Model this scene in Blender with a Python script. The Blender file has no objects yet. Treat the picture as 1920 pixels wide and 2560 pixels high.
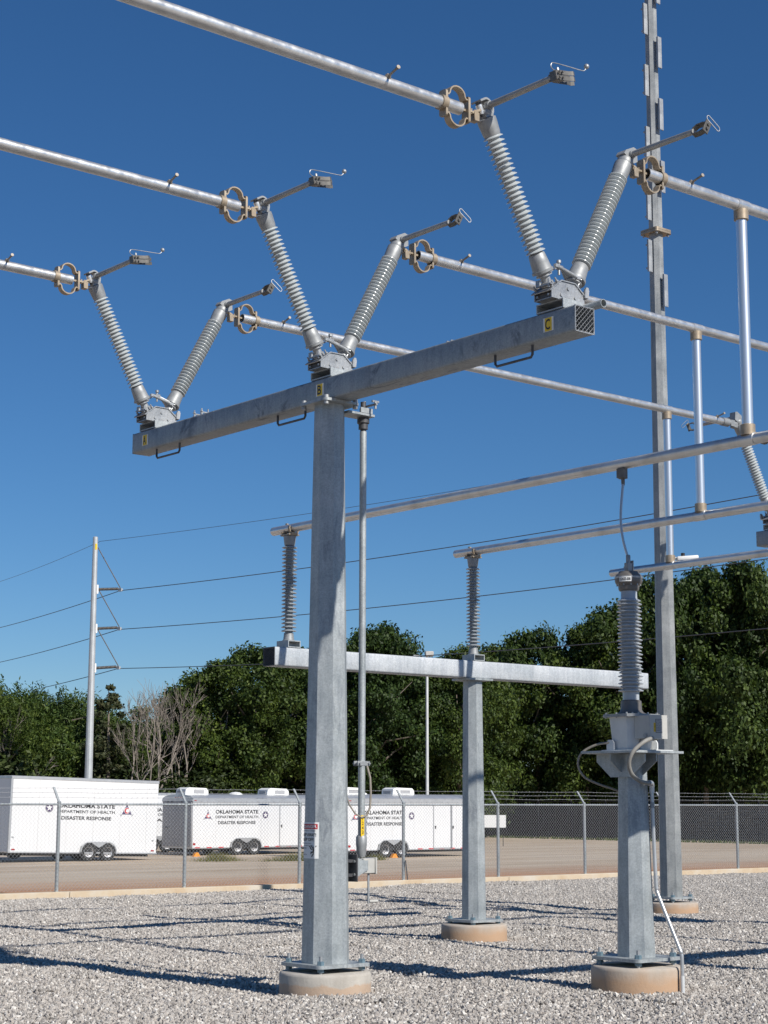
import bpy, bmesh, math, random
import numpy as np
from mathutils import Vector, Matrix, Euler
rad = math.radians
random.seed(7)
sc = bpy.context.scene
C = sc.collection

# ------------------------------------------------------------------ camera
# world axes: X runs along the fence, Y runs away across the yard, Z up; the photographer stands at the origin
YAW, PITCH, ROLL, EYE = rad(50.144), rad(9.375), rad(0.14), 1.85
h = Vector((math.cos(YAW), math.sin(YAW), 0)); r = Vector((math.sin(YAW), -math.cos(YAW), 0)); u = Vector((0, 0, 1))
fw = h * math.cos(PITCH) + u * math.sin(PITCH); up = -h * math.sin(PITCH) + u * math.cos(PITCH)
r2 = r * math.cos(ROLL) + up * math.sin(ROLL); up2 = -r * math.sin(ROLL) + up * math.cos(ROLL)
cam = bpy.data.cameras.new('camera'); cam.lens = 61.87; cam.sensor_width = 36; cam.clip_start = .1; cam.clip_end = 3000
co = bpy.data.objects.new('camera', cam); C.objects.link(co)
M = Matrix((r2, up2, -fw)).transposed().to_4x4(); M.translation = (0, 0, EYE); co.matrix_world = M
sc.camera = co
# ------------------------------------------------------------------ sky and sun
SUN = Vector((0.085, -1.0, 0.757)).normalized()          # towards the sun
el = math.asin(SUN.z); az = math.atan2(SUN.x, SUN.y)
w = bpy.data.worlds.new('World'); sc.world = w; w.use_nodes = True
nt = w.node_tree; nt.nodes.clear()
sky = nt.nodes.new('ShaderNodeTexSky'); sky.sky_type = 'NISHITA'; sky.sun_disc = False
sky.sun_elevation = el; sky.sun_rotation = az; sky.altitude = 300; sky.air_density = 1.0; sky.dust_density = 0.0; sky.ozone_density = 9.0
bg = nt.nodes.new('ShaderNodeBackground'); bg.inputs['Strength'].default_value = 0.077
wo = nt.nodes.new('ShaderNodeOutputWorld')
hs_ = nt.nodes.new('ShaderNodeHueSaturation'); hs_.inputs['Saturation'].default_value = 1.10; nt.links.new(sky.outputs[0], hs_.inputs['Color']); nt.links.new(hs_.outputs[0], bg.inputs[0]); nt.links.new(bg.outputs[0], wo.inputs[0])
sl = bpy.data.lights.new('sun', 'SUN'); sl.energy = 5.0; sl.angle = rad(0.55); sl.color = (1, .955, .88)
so = bpy.data.objects.new('sun', sl); C.objects.link(so); so.rotation_euler = SUN.to_track_quat('Z', 'Y').to_euler(); so.location = (0, -20, 30)
sc.view_settings.view_transform = 'Standard'; sc.view_settings.look = 'None'
sc.view_settings.exposure = 0.08; sc.view_settings.gamma = 1.0; sc.view_settings.use_curve_mapping = False
sc.render.engine = 'CYCLES'; sc.render.resolution_x = 768; sc.render.resolution_y = 1024

# ------------------------------------------------------------------ materials
def mat(name, col=(.5, .5, .5), rough=.5, metal=0., spec=.5):
    m = bpy.data.materials.new(name); m.use_nodes = True
    p = m.node_tree.nodes['Principled BSDF']
    p.inputs['Base Color'].default_value = (*col, 1); p.inputs['Roughness'].default_value = rough
    p.inputs['Metallic'].default_value = metal; p.inputs['Specular IOR Level'].default_value = spec
    return m
def nd(m, t, **k):
    n = m.node_tree.nodes.new(t)
    for a, b in k.items():
        if a in n.inputs: n.inputs[a].default_value = b
        else: setattr(n, a, b)
    return n
def lk(m, a, b): m.node_tree.links.new(a, b)
def P(m): return m.node_tree.nodes['Principled BSDF']
def ramp(m, fac, stops):
    n = m.node_tree.nodes.new('ShaderNodeValToRGB')
    e = n.color_ramp.elements
    while len(e) < len(stops): e.new(.5)
    for i, (p, c) in enumerate(stops):
        e[i].position = p; e[i].color = (*c, 1) if len(c) == 3 else c
    lk(m, fac, n.inputs[0]); return n
def coords(m, obj=True, scale=None):
    t = nd(m, 'ShaderNodeTexCoord'); o = t.outputs['Object' if obj else 'Generated']
    if scale:
        mp = nd(m, 'ShaderNodeMapping'); mp.inputs['Scale'].default_value = scale; lk(m, o, mp.inputs[0]); o = mp.outputs[0]
    return o
def noise(m, co_, scale, detail=4, rough=.55, dist=0.):
    n = nd(m, 'ShaderNodeTexNoise'); n.inputs['Scale'].default_value = scale; n.inputs['Detail'].default_value = detail
    n.inputs['Roughness'].default_value = rough; n.inputs['Distortion'].default_value = dist
    lk(m, co_, n.inputs['Vector']); return n.outputs['Fac']
def mix(m, f, a, b, mode='MIX'):
    n = nd(m, 'ShaderNodeMix'); n.data_type = 'RGBA'; n.blend_type = mode
    for v, i in ((f, 0), (a, 6), (b, 7)):
        if isinstance(v, (int, float)): n.inputs[i].default_value = v
        elif isinstance(v, tuple): n.inputs[i].default_value = (*v, 1)
        else: lk(m, v, n.inputs[i])
    return n.outputs[2]
def bump(m, hgt, strength=.3, dist=.01):
    b = nd(m, 'ShaderNodeBump'); b.inputs['Strength'].default_value = strength; b.inputs['Distance'].default_value = dist
    lk(m, hgt, b.inputs['Height']); lk(m, b.outputs[0], P(m).inputs['Normal'])

def galvanized(name, lo, hi, metal=.35, stains=0.):
    m = mat(name, rough=.5, metal=metal); c = coords(m)
    v = nd(m, 'ShaderNodeTexVoronoi'); v.inputs['Scale'].default_value = 75; lk(m, c, v.inputs['Vector'])
    sep = nd(m, 'ShaderNodeSeparateColor'); lk(m, v.outputs['Color'], sep.inputs[0])
    n1 = noise(m, c, 3.2, 5); n2 = noise(m, coords(m, scale=(14, 14, 1.6)), 1.5, 4)
    base = ramp(m, n1, [(.3, lo), (.72, hi)]).outputs[0]
    sp = ramp(m, sep.outputs[0], [(0, (.86, .86, .86)), (1, (1.1, 1.1, 1.1))]).outputs[0]
    o = mix(m, 1., base, sp, 'MULTIPLY')
    st = ramp(m, n2, [(.35, (.84, .85, .87)), (.6, (1, 1, 1))]).outputs[0]
    o = mix(m, 1., o, st, 'MULTIPLY')
    if stains:
        n3 = noise(m, coords(m, scale=(9, 2.2, 1.6)), 1.1, 8, .72, .6)
        sm = ramp(m, n3, [(.53, (0, 0, 0)), (.60, (1, 1, 1))]).outputs[0]
        n4 = noise(m, c, 1.3, 2); sm2 = ramp(m, n4, [(.46, (0, 0, 0)), (.56, (stains,) * 3)]).outputs[0]
        f = mix(m, 1., sm, sm2, 'MULTIPLY')
        o = mix(m, f, o, (.10, .12, .15))
    lk(m, o, P(m).inputs['Base Color'])
    rr = ramp(m, n1, [(.3, (.42,) * 3), (.7, (.58,) * 3)]).outputs[0]; lk(m, rr, P(m).inputs['Roughness'])
    bump(m, noise(m, c, 90, 2), .12, .002)
    return m
GALV = galvanized('galvanized_steel', (.345, .372, .376), (.475, .502, .506), .36, .35)
GALVB = galvanized('galvanized_beam_steel', (.25, .28, .30), (.36, .39, .41), .35, .85)
GALVM = galvanized('weathered_mast_steel', (.28, .29, .285), (.40, .41, .405))
STEEL = galvanized('hardware_steel', (.34, .35, .355), (.48, .49, .495), .55)
def aluminium():
    m = mat('aluminium_tube', (.7, .7, .7), .34, .8); c = coords(m)
    n = noise(m, c, 2.5, 6, .65)
    o = ramp(m, n, [(.3, (.56, .55, .53)), (.55, (.72, .72, .71)), (.75, (.78, .78, .78))]).outputs[0]
    n2 = noise(m, c, 1.4, 3, .6); f = ramp(m, n2, [(.66, (0, 0, 0)), (.72, (.55,) * 3)]).outputs[0]
    o = mix(m, f, o, (.50, .36, .24))
    lk(m, o, P(m).inputs['Base Color'])
    lk(m, ramp(m, noise(m, c, 14, 4), [(.3, (.28,) * 3), (.7, (.46,) * 3)]).outputs[0], P(m).inputs['Roughness'])
    return m
ALU = aluminium()
ALUB = mat('bright_aluminium', (.76, .78, .80), .32, .8)
def plain(name, lo, hi, rough, metal=0., scale=8., bmp=.0):
    m = mat(name, lo, rough, metal); c = coords(m); n = noise(m, c, scale, 5, .6)
    lk(m, ramp(m, n, [(.3, lo), (.7, hi)]).outputs[0], P(m).inputs['Base Color'])
    if bmp: bump(m, noise(m, c, scale * 6, 4), bmp, .006)
    return m
TAN = plain('tan_cast_bronze', (.30, .235, .165), (.44, .37, .28), .5, .45, 12)
ARMM = plain('dull_arm_tube', (.30, .295, .28), (.40, .395, .38), .5, .4, 9)
CAST = plain('cast_aluminium_grey', (.25, .26, .263), (.36, .37, .374), .52, .35, 14)
DARKCAST = plain('dark_brown_cast_metal', (.13, .12, .11), (.20, .185, .17), .5, .35, 10)
STUDM = plain('dull_stud_metal', (.20, .17, .14), (.29, .255, .215), .55, .4, 18)
FING = plain('tarnished_contact_metal', (.10, .095, .085), (.17, .16, .145), .45, .4, 25)
DARK = plain('blackened_steel', (.055, .055, .06), (.11, .11, .115), .5, .3, 20)
PORC = plain('light_grey_porcelain', (.43, .46, .465), (.50, .53, .535), .2, 0, 3)
PORCB = plain('bluish_grey_porcelain', (.29, .32, .345), (.36, .39, .415), .2, 0, 3)
PORCT = plain('grey_transformer_porcelain', (.36, .39, .42), (.44, .47, .50), .2, 0, 3)
WHITEM = plain('weathered_white_tank_paint', (.52, .53, .53), (.64, .65, .65), .45, .1, 5)
BOXG = plain('warm_grey_box_paint', (.42, .41, .38), (.49, .48, .45), .5, 0, 6)
FLEX = plain('grey_flexible_conduit', (.20, .19, .17), (.28, .27, .245), .6, 0, 8)
YEL = mat('yellow_label', (.80, .53, .02), .45); WHT = mat('white_label', (.78, .78, .76), .45); BLK = mat('black_print', (.012, .012, .014), .5)
RED = mat('red_print', (.50, .02, .03), .45); PURP = mat('purple_print', (.07, .045, .12), .5); GREYP = mat('grey_print', (.35, .35, .36), .5)
ORANGE = mat('orange_chock', (.75, .28, .02), .5)
NUTB = plain('bluish_anchor_nut', (.14, .22, .27), (.22, .30, .34), .45, .4, 20)
TRW = plain('white_trailer_panel', (.66, .665, .67), (.71, .715, .72), .35, 0, .6)
TRS = mat('seam_sealant_grey', (.50, .50, .50), .6)
TRG = plain('silver_trailer_trim', (.46, .47, .48), (.56, .57, .58), .35, .5, 4)
TRD = plain('grey_trailer_rear_door', (.30, .30, .31), (.36, .36, .37), .45, .1, 2)
TYRE = plain('black_tyre_rubber', (.018, .018, .018), (.03, .03, .03), .75, 0, 10)
CHROME = mat('chrome_rim', (.66, .66, .67), .3, .35)
UNDER = mat('black_chassis', (.02, .02, .021), .6)
GLASS = mat('amber_red_lens', (.35, .02, .02), .25)
WIRE = mat('dark_cable', (.07, .075, .085), .5, .3)
STRAND = mat('stranded_aluminium_cable', (.58, .57, .56), .42, .6)
BRAID = plain('brown_grounding_braid', (.24, .21, .175), (.34, .30, .25), .6, .2, 30)
BLACKMESH = mat('black_vinyl_mesh', (.012, .012, .013), .6)
BARK = plain('grey_bark', (.16, .13, .10), (.26, .22, .18), .9, 0, 6, .3)
DEADW = plain('dead_grey_wood', (.19, .16, .135), (.28, .245, .21), .9, 0, 4)
POLEG = plain('pale_steel_pole', (.42, .44, .45), (.52, .54, .55), .5, .35, 3)

def concrete(name, tint_z, rust):
    m = mat(name, rough=.85); c = coords(m)
    base = ramp(m, noise(m, c, 4, 8, .65), [(.28, (.33, .30, .26)), (.7, (.50, .465, .41))]).outputs[0]
    sx = nd(m, 'ShaderNodeSeparateXYZ'); lk(m, c, sx.inputs[0])
    nz = noise(m, c, 5, 4)
    a = nd(m, 'ShaderNodeMath', operation='MULTIPLY_ADD'); lk(m, nz, a.inputs[0]); a.inputs[1].default_value = -.16; lk(m, sx.outputs[2], a.inputs[2])
    f = ramp(m, a.outputs[0], [(0, (rust,) * 3), (tint_z, (0, 0, 0))]).outputs[0]      # soil stain left on the lower side
    o = mix(m, f, base, (.43, .27, .16)); lk(m, o, P(m).inputs['Base Color'])
    bump(m, noise(m, c, 40, 6, .7), .35, .01); return m
CONC = concrete('footing_concrete', .02, .6)
CONCR = concrete('red_stained_footing_concrete', .14, .9)
def curbmat():
    m = mat('stained_curb_concrete', rough=.9); c = coords(m)
    lk(m, ramp(m, noise(m, c, .9, 6, .7), [(.3, (.48, .345, .215)), (.5, (.55, .45, .325)), (.66, (.57, .52, .445))]).outputs[0], P(m).inputs['Base Color'])
    bump(m, noise(m, c, 20, 6), .3, .01); return m
CURB = curbmat()
def gravelmat(name, stones):
    m = mat(name, rough=.85, spec=.3); c = coords(m)
    if stones:
        g = nd(m, 'ShaderNodeNewGeometry')
        o = ramp(m, g.outputs['Random Per Island'], [(0, (.17, .157, .145)), (.16, (.29, .268, .245)), (.38, (.40, .37, .335)), (.6, (.465, .43, .39)), (.76, (.39, .345, .305)), (.88, (.55, .515, .47)), (1, (.72, .69, .64))]).outputs[0]
        o = mix(m, .5, o, mix(m, 1., o, ramp(m, noise(m, c, 60, 4), [(.3, (.75, .75, .75)), (.7, (1.2, 1.2, 1.2))]).outputs[0], 'MULTIPLY'))
    else:
        v = nd(m, 'ShaderNodeTexVoronoi'); v.inputs['Scale'].default_value = 24; lk(m, c, v.inputs['Vector'])
        s = nd(m, 'ShaderNodeSeparateColor'); lk(m, v.outputs['Color'], s.inputs[0])
        o = ramp(m, s.outputs[0], [(0, (.24, .21, .18)), (.5, (.42, .375, .33)), (1, (.56, .51, .45))]).outputs[0]
        b = nd(m, 'ShaderNodeBump'); b.invert = True; b.inputs['Strength'].default_value = 1; b.inputs['Distance'].default_value = .03
        lk(m, v.outputs['Distance'], b.inputs['Height']); lk(m, b.outputs[0], P(m).inputs['Normal'])
    lk(m, o, P(m).inputs['Base Color']); return m
GRAV = gravelmat('crushed_stone', True); GRAVB = gravelmat('gravel_bed', False)
def lotmat():
    m = mat('dirt_lot', rough=.95, spec=.2); c = coords(m)
    sx = nd(m, 'ShaderNodeSeparateXYZ'); lk(m, c, sx.inputs[0])
    n = noise(m, coords(m, scale=(.12, .5, 1)), 1., 7, .62)
    base = ramp(m, n, [(.25, (.39, .30, .215)), (.5, (.50, .415, .32)), (.7, (.54, .465, .375))]).outputs[0]
    a = nd(m, 'ShaderNodeMath', operation='MULTIPLY_ADD'); lk(m, noise(m, c, .35, 5), a.inputs[0]); a.inputs[1].default_value = 5.; lk(m, sx.outputs[1], a.inputs[2])
    mr = nd(m, 'ShaderNodeMapRange'); lk(m, a.outputs[0], mr.inputs[0]); mr.inputs[1].default_value = 42.5; mr.inputs[2].default_value = 50.5
    o = mix(m, mr.outputs[0], (.44, .225, .12), base)
    trk = ramp(m, noise(m, coords(m, scale=(.05, 1.4, 1)), 1., 3, .6), [(.38, (.74, .69, .64)), (.5, (1, 1, 1)), (.7, (1.08, 1.08, 1.08))]).outputs[0]; o = mix(m, .6, o, mix(m, 1., o, trk, 'MULTIPLY'))
    fine = ramp(m, noise(m, c, 9, 6, .75), [(.3, (.78, .76, .74)), (.7, (1.15, 1.15, 1.15))]).outputs[0]
    o = mix(m, 1., o, fine, 'MULTIPLY')
    lk(m, o, P(m).inputs['Base Color']); bump(m, noise(m, c, 6, 8, .7), .6, .06); return m
LOT = lotmat()
def leafmat(name, a, b, c_):
    m = bpy.data.materials.new(name); m.use_nodes = True; m.node_tree.nodes.clear()
    g = nd(m, 'ShaderNodeNewGeometry'); c = nd(m, 'ShaderNodeTexCoord')
    rp = ramp(m, g.outputs['Random Per Island'], [(0, a), (.6, b), (1, c_)]).outputs[0]
    big = ramp(m, noise(m, c.outputs['Object'], .55, 3), [(.3, (.62, .66, .6)), (.7, (1.3, 1.25, 1.15))]).outputs[0]
    oi = nd(m, 'ShaderNodeObjectInfo')
    o = mix(m, 1., rp, big, 'MULTIPLY'); o = mix(m, 1., o, ramp(m, oi.outputs['Random'], [(0, (.68, .80, .80)), (.5, (.95, 1, .95)), (1, (1.16, 1.14, .85))]).outputs[0], 'MULTIPLY')
    d = nd(m, 'ShaderNodeBsdfPrincipled'); d.inputs['Roughness'].default_value = .55; d.inputs['Specular IOR Level'].default_value = .25; lk(m, o, d.inputs['Base Color'])
    t = nd(m, 'ShaderNodeBsdfTranslucent'); lk(m, mix(m, 1., o, (1.1, 1.25, .5), 'MULTIPLY'), t.inputs[0])
    x = nd(m, 'ShaderNodeMixShader'); x.inputs[0].default_value = .2; lk(m, d.outputs[0], x.inputs[1]); lk(m, t.outputs[0], x.inputs[2])
    ou = nd(m, 'ShaderNodeOutputMaterial'); lk(m, x.outputs[0], ou.inputs[0]); return m
LEAF = leafmat('oak_leaves', (.024, .042, .011), (.045, .072, .018), (.095, .131, .032))
LEAFW = leafmat('willow_leaves', (.04, .066, .016), (.07, .105, .027), (.125, .16, .042))
LEAFC = leafmat('cedar_needles', (.045, .055, .025), (.075, .08, .04), (.12, .105, .06))
LEAFS = leafmat('shrub_leaves', (.025, .036, .012), (.045, .062, .018), (.085, .10, .028))
WEED = leafmat('dry_weed_blades', (.20, .16, .05), (.27, .22, .08), (.16, .17, .05))

# ------------------------------------------------------------------ mesh builder
class MB:
    def __init__(s): s.v = []; s.f = []
    def add(s, vs, fs, M=None):
        o = len(s.v)
        s.v += [tuple(M @ Vector(q)) if M else tuple(q) for q in vs]; s.f += [tuple(i + o for i in f) for f in fs]; return s
    def box(s, c, d, M=None, bev=0., seg=1):
        if bev:
            bm = bmesh.new(); bmesh.ops.create_cube(bm, size=1)
            for v in bm.verts: v.co = Vector((v.co.x * d[0], v.co.y * d[1], v.co.z * d[2])) + Vector(c)
            bmesh.ops.bevel(bm, geom=bm.edges[:], offset=bev, segments=seg, affect='EDGES', profile=.5)
            bm.verts.index_update(); s.add([v.co[:] for v in bm.verts], [[v.index for v in f.verts] for f in bm.faces], M); bm.free(); return s
        x, y, z = c; a, b, e = d[0] / 2, d[1] / 2, d[2] / 2
        vs = [(x + i * a, y + j * b, z + k * e) for k in (-1, 1) for j in (-1, 1) for i in (-1, 1)]
        return s.add(vs, [(0, 2, 3, 1), (4, 5, 7, 6), (0, 1, 5, 4), (2, 6, 7, 3), (0, 4, 6, 2), (1, 3, 7, 5)], M)
    def cyl(s, p0, p1, r0, r1=None, n=12, cap=True, M=None):
        return s.tube([p0, p1], [r0, r0 if r1 is None else r1], n, cap, M)
    def tube(s, pts, rs, n=8, cap=True, M=None, closed=False):
        pts = [Vector(p) for p in pts]; k = len(pts)
        if not isinstance(rs, (list, tuple)): rs = [rs] * k
        vs = []; ref = None
        for i, p in enumerate(pts):
            if closed: t = (pts[(i + 1) % k] - pts[i - 1])
            else: t = pts[min(i + 1, k - 1)] - pts[max(i - 1, 0)]
            t = t.normalized()
            if ref is None: ref = Vector((0, 0, 1)) if abs(t.z) < .9 else Vector((1, 0, 0))
            a = ref - t * ref.dot(t)
            if a.length < 1e-4: a = Vector((0, 1, 0)) - t * t.y
            a.normalize(); b = t.cross(a); ref = a
            vs += [tuple(p + (a * math.cos(2 * math.pi * j / n) + b * math.sin(2 * math.pi * j / n)) * rs[i]) for j in range(n)]
        fs = []
        for i in range(k if closed else k - 1):
            i2 = (i + 1) % k
            for j in range(n): j2 = (j + 1) % n; fs.append((i * n + j, i * n + j2, i2 * n + j2, i2 * n + j))
        if cap and not closed: fs += [tuple(range(n))[::-1], tuple((k - 1) * n + j for j in range(n))]
        return s.add(vs, fs, M)
    def lathe(s, prof, n=24, M=None, rot=0., cap=True):
        vs = [(rr * math.cos(2 * math.pi * (j + rot) / n), rr * math.sin(2 * math.pi * (j + rot) / n), z) for rr, z in prof for j in range(n)]
        fs = []
        for i in range(len(prof) - 1):
            for j in range(n): j2 = (j + 1) % n; fs.append((i * n + j, i * n + j2, (i + 1) * n + j2, (i + 1) * n + j))
        if cap: fs += [tuple(range(n))[::-1], tuple((len(prof) - 1) * n + j for j in range(n))]
        return s.add(vs, fs, M)
    def prism(s, outl, t, M=None):                       # outline in XZ, thickness along Y centred
        n = len(outl)
        vs = [(x, -t / 2, z) for x, z in outl] + [(x, t / 2, z) for x, z in outl]
        fs = [tuple(range(n)), tuple(range(n, 2 * n))[::-1]] + [((i + 1) % n, i, i + n, (i + 1) % n + n) for i in range(n)]
        return s.add(vs, fs, M)
    def strap(s, path, t, wd, M=None):                   # flat strip: path in XZ, thickness t, width wd along Y
        pts = [Vector((a, b)) for a, b in path]; n = len(pts); L = []; R = []
        for i, p in enumerate(pts):
            d = (pts[min(i + 1, n - 1)] - pts[max(i - 1, 0)]).normalized(); q = Vector((-d.y, d.x)) * t / 2
            L.append(p + q); R.append(p - q)
        return s.prism([tuple(a) for a in L] + [tuple(a) for a in R[::-1]], wd, M)
    def mesh(s, name, m, ang=38):
        me = bpy.data.meshes.new(name); me.from_pydata(s.v, [], s.f); me.materials.append(m)
        bm = bmesh.new(); bm.from_mesh(me); bmesh.ops.recalc_face_normals(bm, faces=bm.faces[:]); bm.to_mesh(me); bm.free()
        me.polygons.foreach_set('use_smooth', [True] * len(me.polygons)); me.set_sharp_from_angle(angle=rad(ang)); return me
def ob(name, me, parent=None, loc=(0, 0, 0), rot=(0, 0, 0)):
    o = bpy.data.objects.new(name, me); C.objects.link(o); o.parent = parent; o.location = loc; o.rotation_euler = rot; return o
def part(name, mb, m, parent, loc=(0, 0, 0), rot=(0, 0, 0), ang=38): return ob(name, mb.mesh(name, m, ang), parent, loc, rot)
def tag(o, label, cat, group=None, kind=None):
    o['label'] = label
    if cat: o['category'] = cat
    if group: o['group'] = group
    if kind: o['kind'] = kind
    return o
def thing(name, label, cat, loc, rz=0, group=None):
    o = ob(name, None, None, loc, (0, 0, rz)); o.empty_display_size = .2; return tag(o, label, cat, group)
def dup(o, parent=None, loc=None, rz=None, label=None, scale=None):
    c = o.copy(); C.objects.link(c); c.parent = parent
    if loc is not None: c.location = loc
    if rz is not None: c.rotation_euler = (0, 0, rz)
    if scale is not None: c.scale = scale
    if label: c['label'] = label
    for k in list(o.children): dup(k, c)
    return c
RX90 = Matrix.Rotation(math.pi / 2, 4, 'X')
def textmesh(s, mapf, m, width=None, height=None, bold=.0, align='CENTER', name='lettering', z=.0, sub=False):
    cu = bpy.data.curves.new('t', 'FONT'); cu.body = s; cu.size = 1; cu.offset = bold; cu.resolution_u = 3
    o = bpy.data.objects.new('t', cu); me = bpy.data.meshes.new_from_object(o); bpy.data.objects.remove(o)
    if sub:
        bm = bmesh.new(); bm.from_mesh(me); bmesh.ops.triangulate(bm, faces=bm.faces[:])
        bmesh.ops.subdivide_edges(bm, edges=[e for e in bm.edges if e.calc_length() > .2], cuts=2, use_grid_fill=True); bm.to_mesh(me); bm.free()
    n = len(me.vertices); a = np.zeros(n * 3); me.vertices.foreach_get('co', a); a = a.reshape(-1, 3)
    mn, mx = a.min(0), a.max(0); sx = sy = 1
    if height: sy = height / (mx[1] - mn[1]); sx = sy
    if width: sx = width / (mx[0] - mn[0])
    ox = (mn[0] + mx[0]) / 2 if align == 'CENTER' else mn[0]
    for i, v in enumerate(me.vertices): v.co = mapf((a[i, 0] - ox) * sx, (a[i, 1] - mn[1]) * sy)
    me.materials.append(m); me.name = name; return me
def smooth(pts, k=5):
    P_ = [Vector(p) for p in pts]; out = []
    for i in range(len(P_) - 1):
        p0, p1, p2, p3 = P_[max(i - 1, 0)], P_[i], P_[i + 1], P_[min(i + 2, len(P_) - 1)]
        for j in range(k):
            t = j / k; out.append(.5 * ((2 * p1) + (p2 - p0) * t + (2 * p0 - 5 * p1 + 4 * p2 - p3) * t * t + (3 * p1 - p0 - 3 * p2 + p3) * t ** 3))
    return out + [P_[-1]]
def rounded(wd, ht, rr, n=4):
    o = []
    for cx, cz, a0 in ((wd / 2 - rr, ht / 2 - rr, 0), (-wd / 2 + rr, ht / 2 - rr, 90), (-wd / 2 + rr, -ht / 2 + rr, 180), (wd / 2 - rr, -ht / 2 + rr, 270)):
        for i in range(n + 1): t = rad(a0 + 90 * i / n); o.append((cx + rr * math.cos(t), cz + rr * math.sin(t)))
    return o

# ------------------------------------------------------------------ ground
def plane(name, pts, m, kind='structure'):
    me = bpy.data.meshes.new(name); me.from_pydata(pts, [], [tuple(range(len(pts)))]); me.materials.append(m)
    o = ob(name, me); o['kind'] = kind; o['label'] = name.replace('_', ' '); return o
FY = 31.35                                               # fence line
g = plane('gravel_ground', [(-60, -60, -.085), (90, -60, -.085), (90, FY - .2, -.085), (-60, FY - .2, -.085)], GRAVB); g['label'] = 'grey crushed gravel yard surface inside the fence'
me = bpy.data.meshes.new('dirt_lot_ground')
rows = [(FY - .1, -.06), (FY + 4, -.22), (FY + 9, -.45), (FY + 90, -.45), (900, -.6)]
vs = []; fs = []; xs = [-600, -60, 0, 60, 120, 900]
for y, z in rows: vs += [(x, y, z) for x in xs]
for i in range(len(rows) - 1):
    for j in range(len(xs) - 1): a = i * len(xs) + j; fs.append((a, a + 1, a + 1 + len(xs), a + len(xs)))
b0 = len(vs); vs += [(-600, -600, -.6), (900, -600, -.6), (900, FY - .1, -.6), (-600, FY - .1, -.6)]; fs.append((b0, b0 + 1, b0 + 2, b0 + 3))
me.from_pydata(vs, [], fs); me.materials.append(LOT); o = ob('dirt_lot', me); o['kind'] = 'structure'; o['label'] = 'reddish brown dirt lot beyond the fence'
mb = MB()
x = -30
while x < 80:
    L = 6.0; mb.box((x + L / 2, FY, -.11), (L - .012, .30, .42), bev=.012); x += L
part('curb', mb, CURB, None)['kind'] = 'structure'
bpy.data.objects['curb']['label'] = 'low rust stained concrete curb under the chain link fence'

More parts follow.
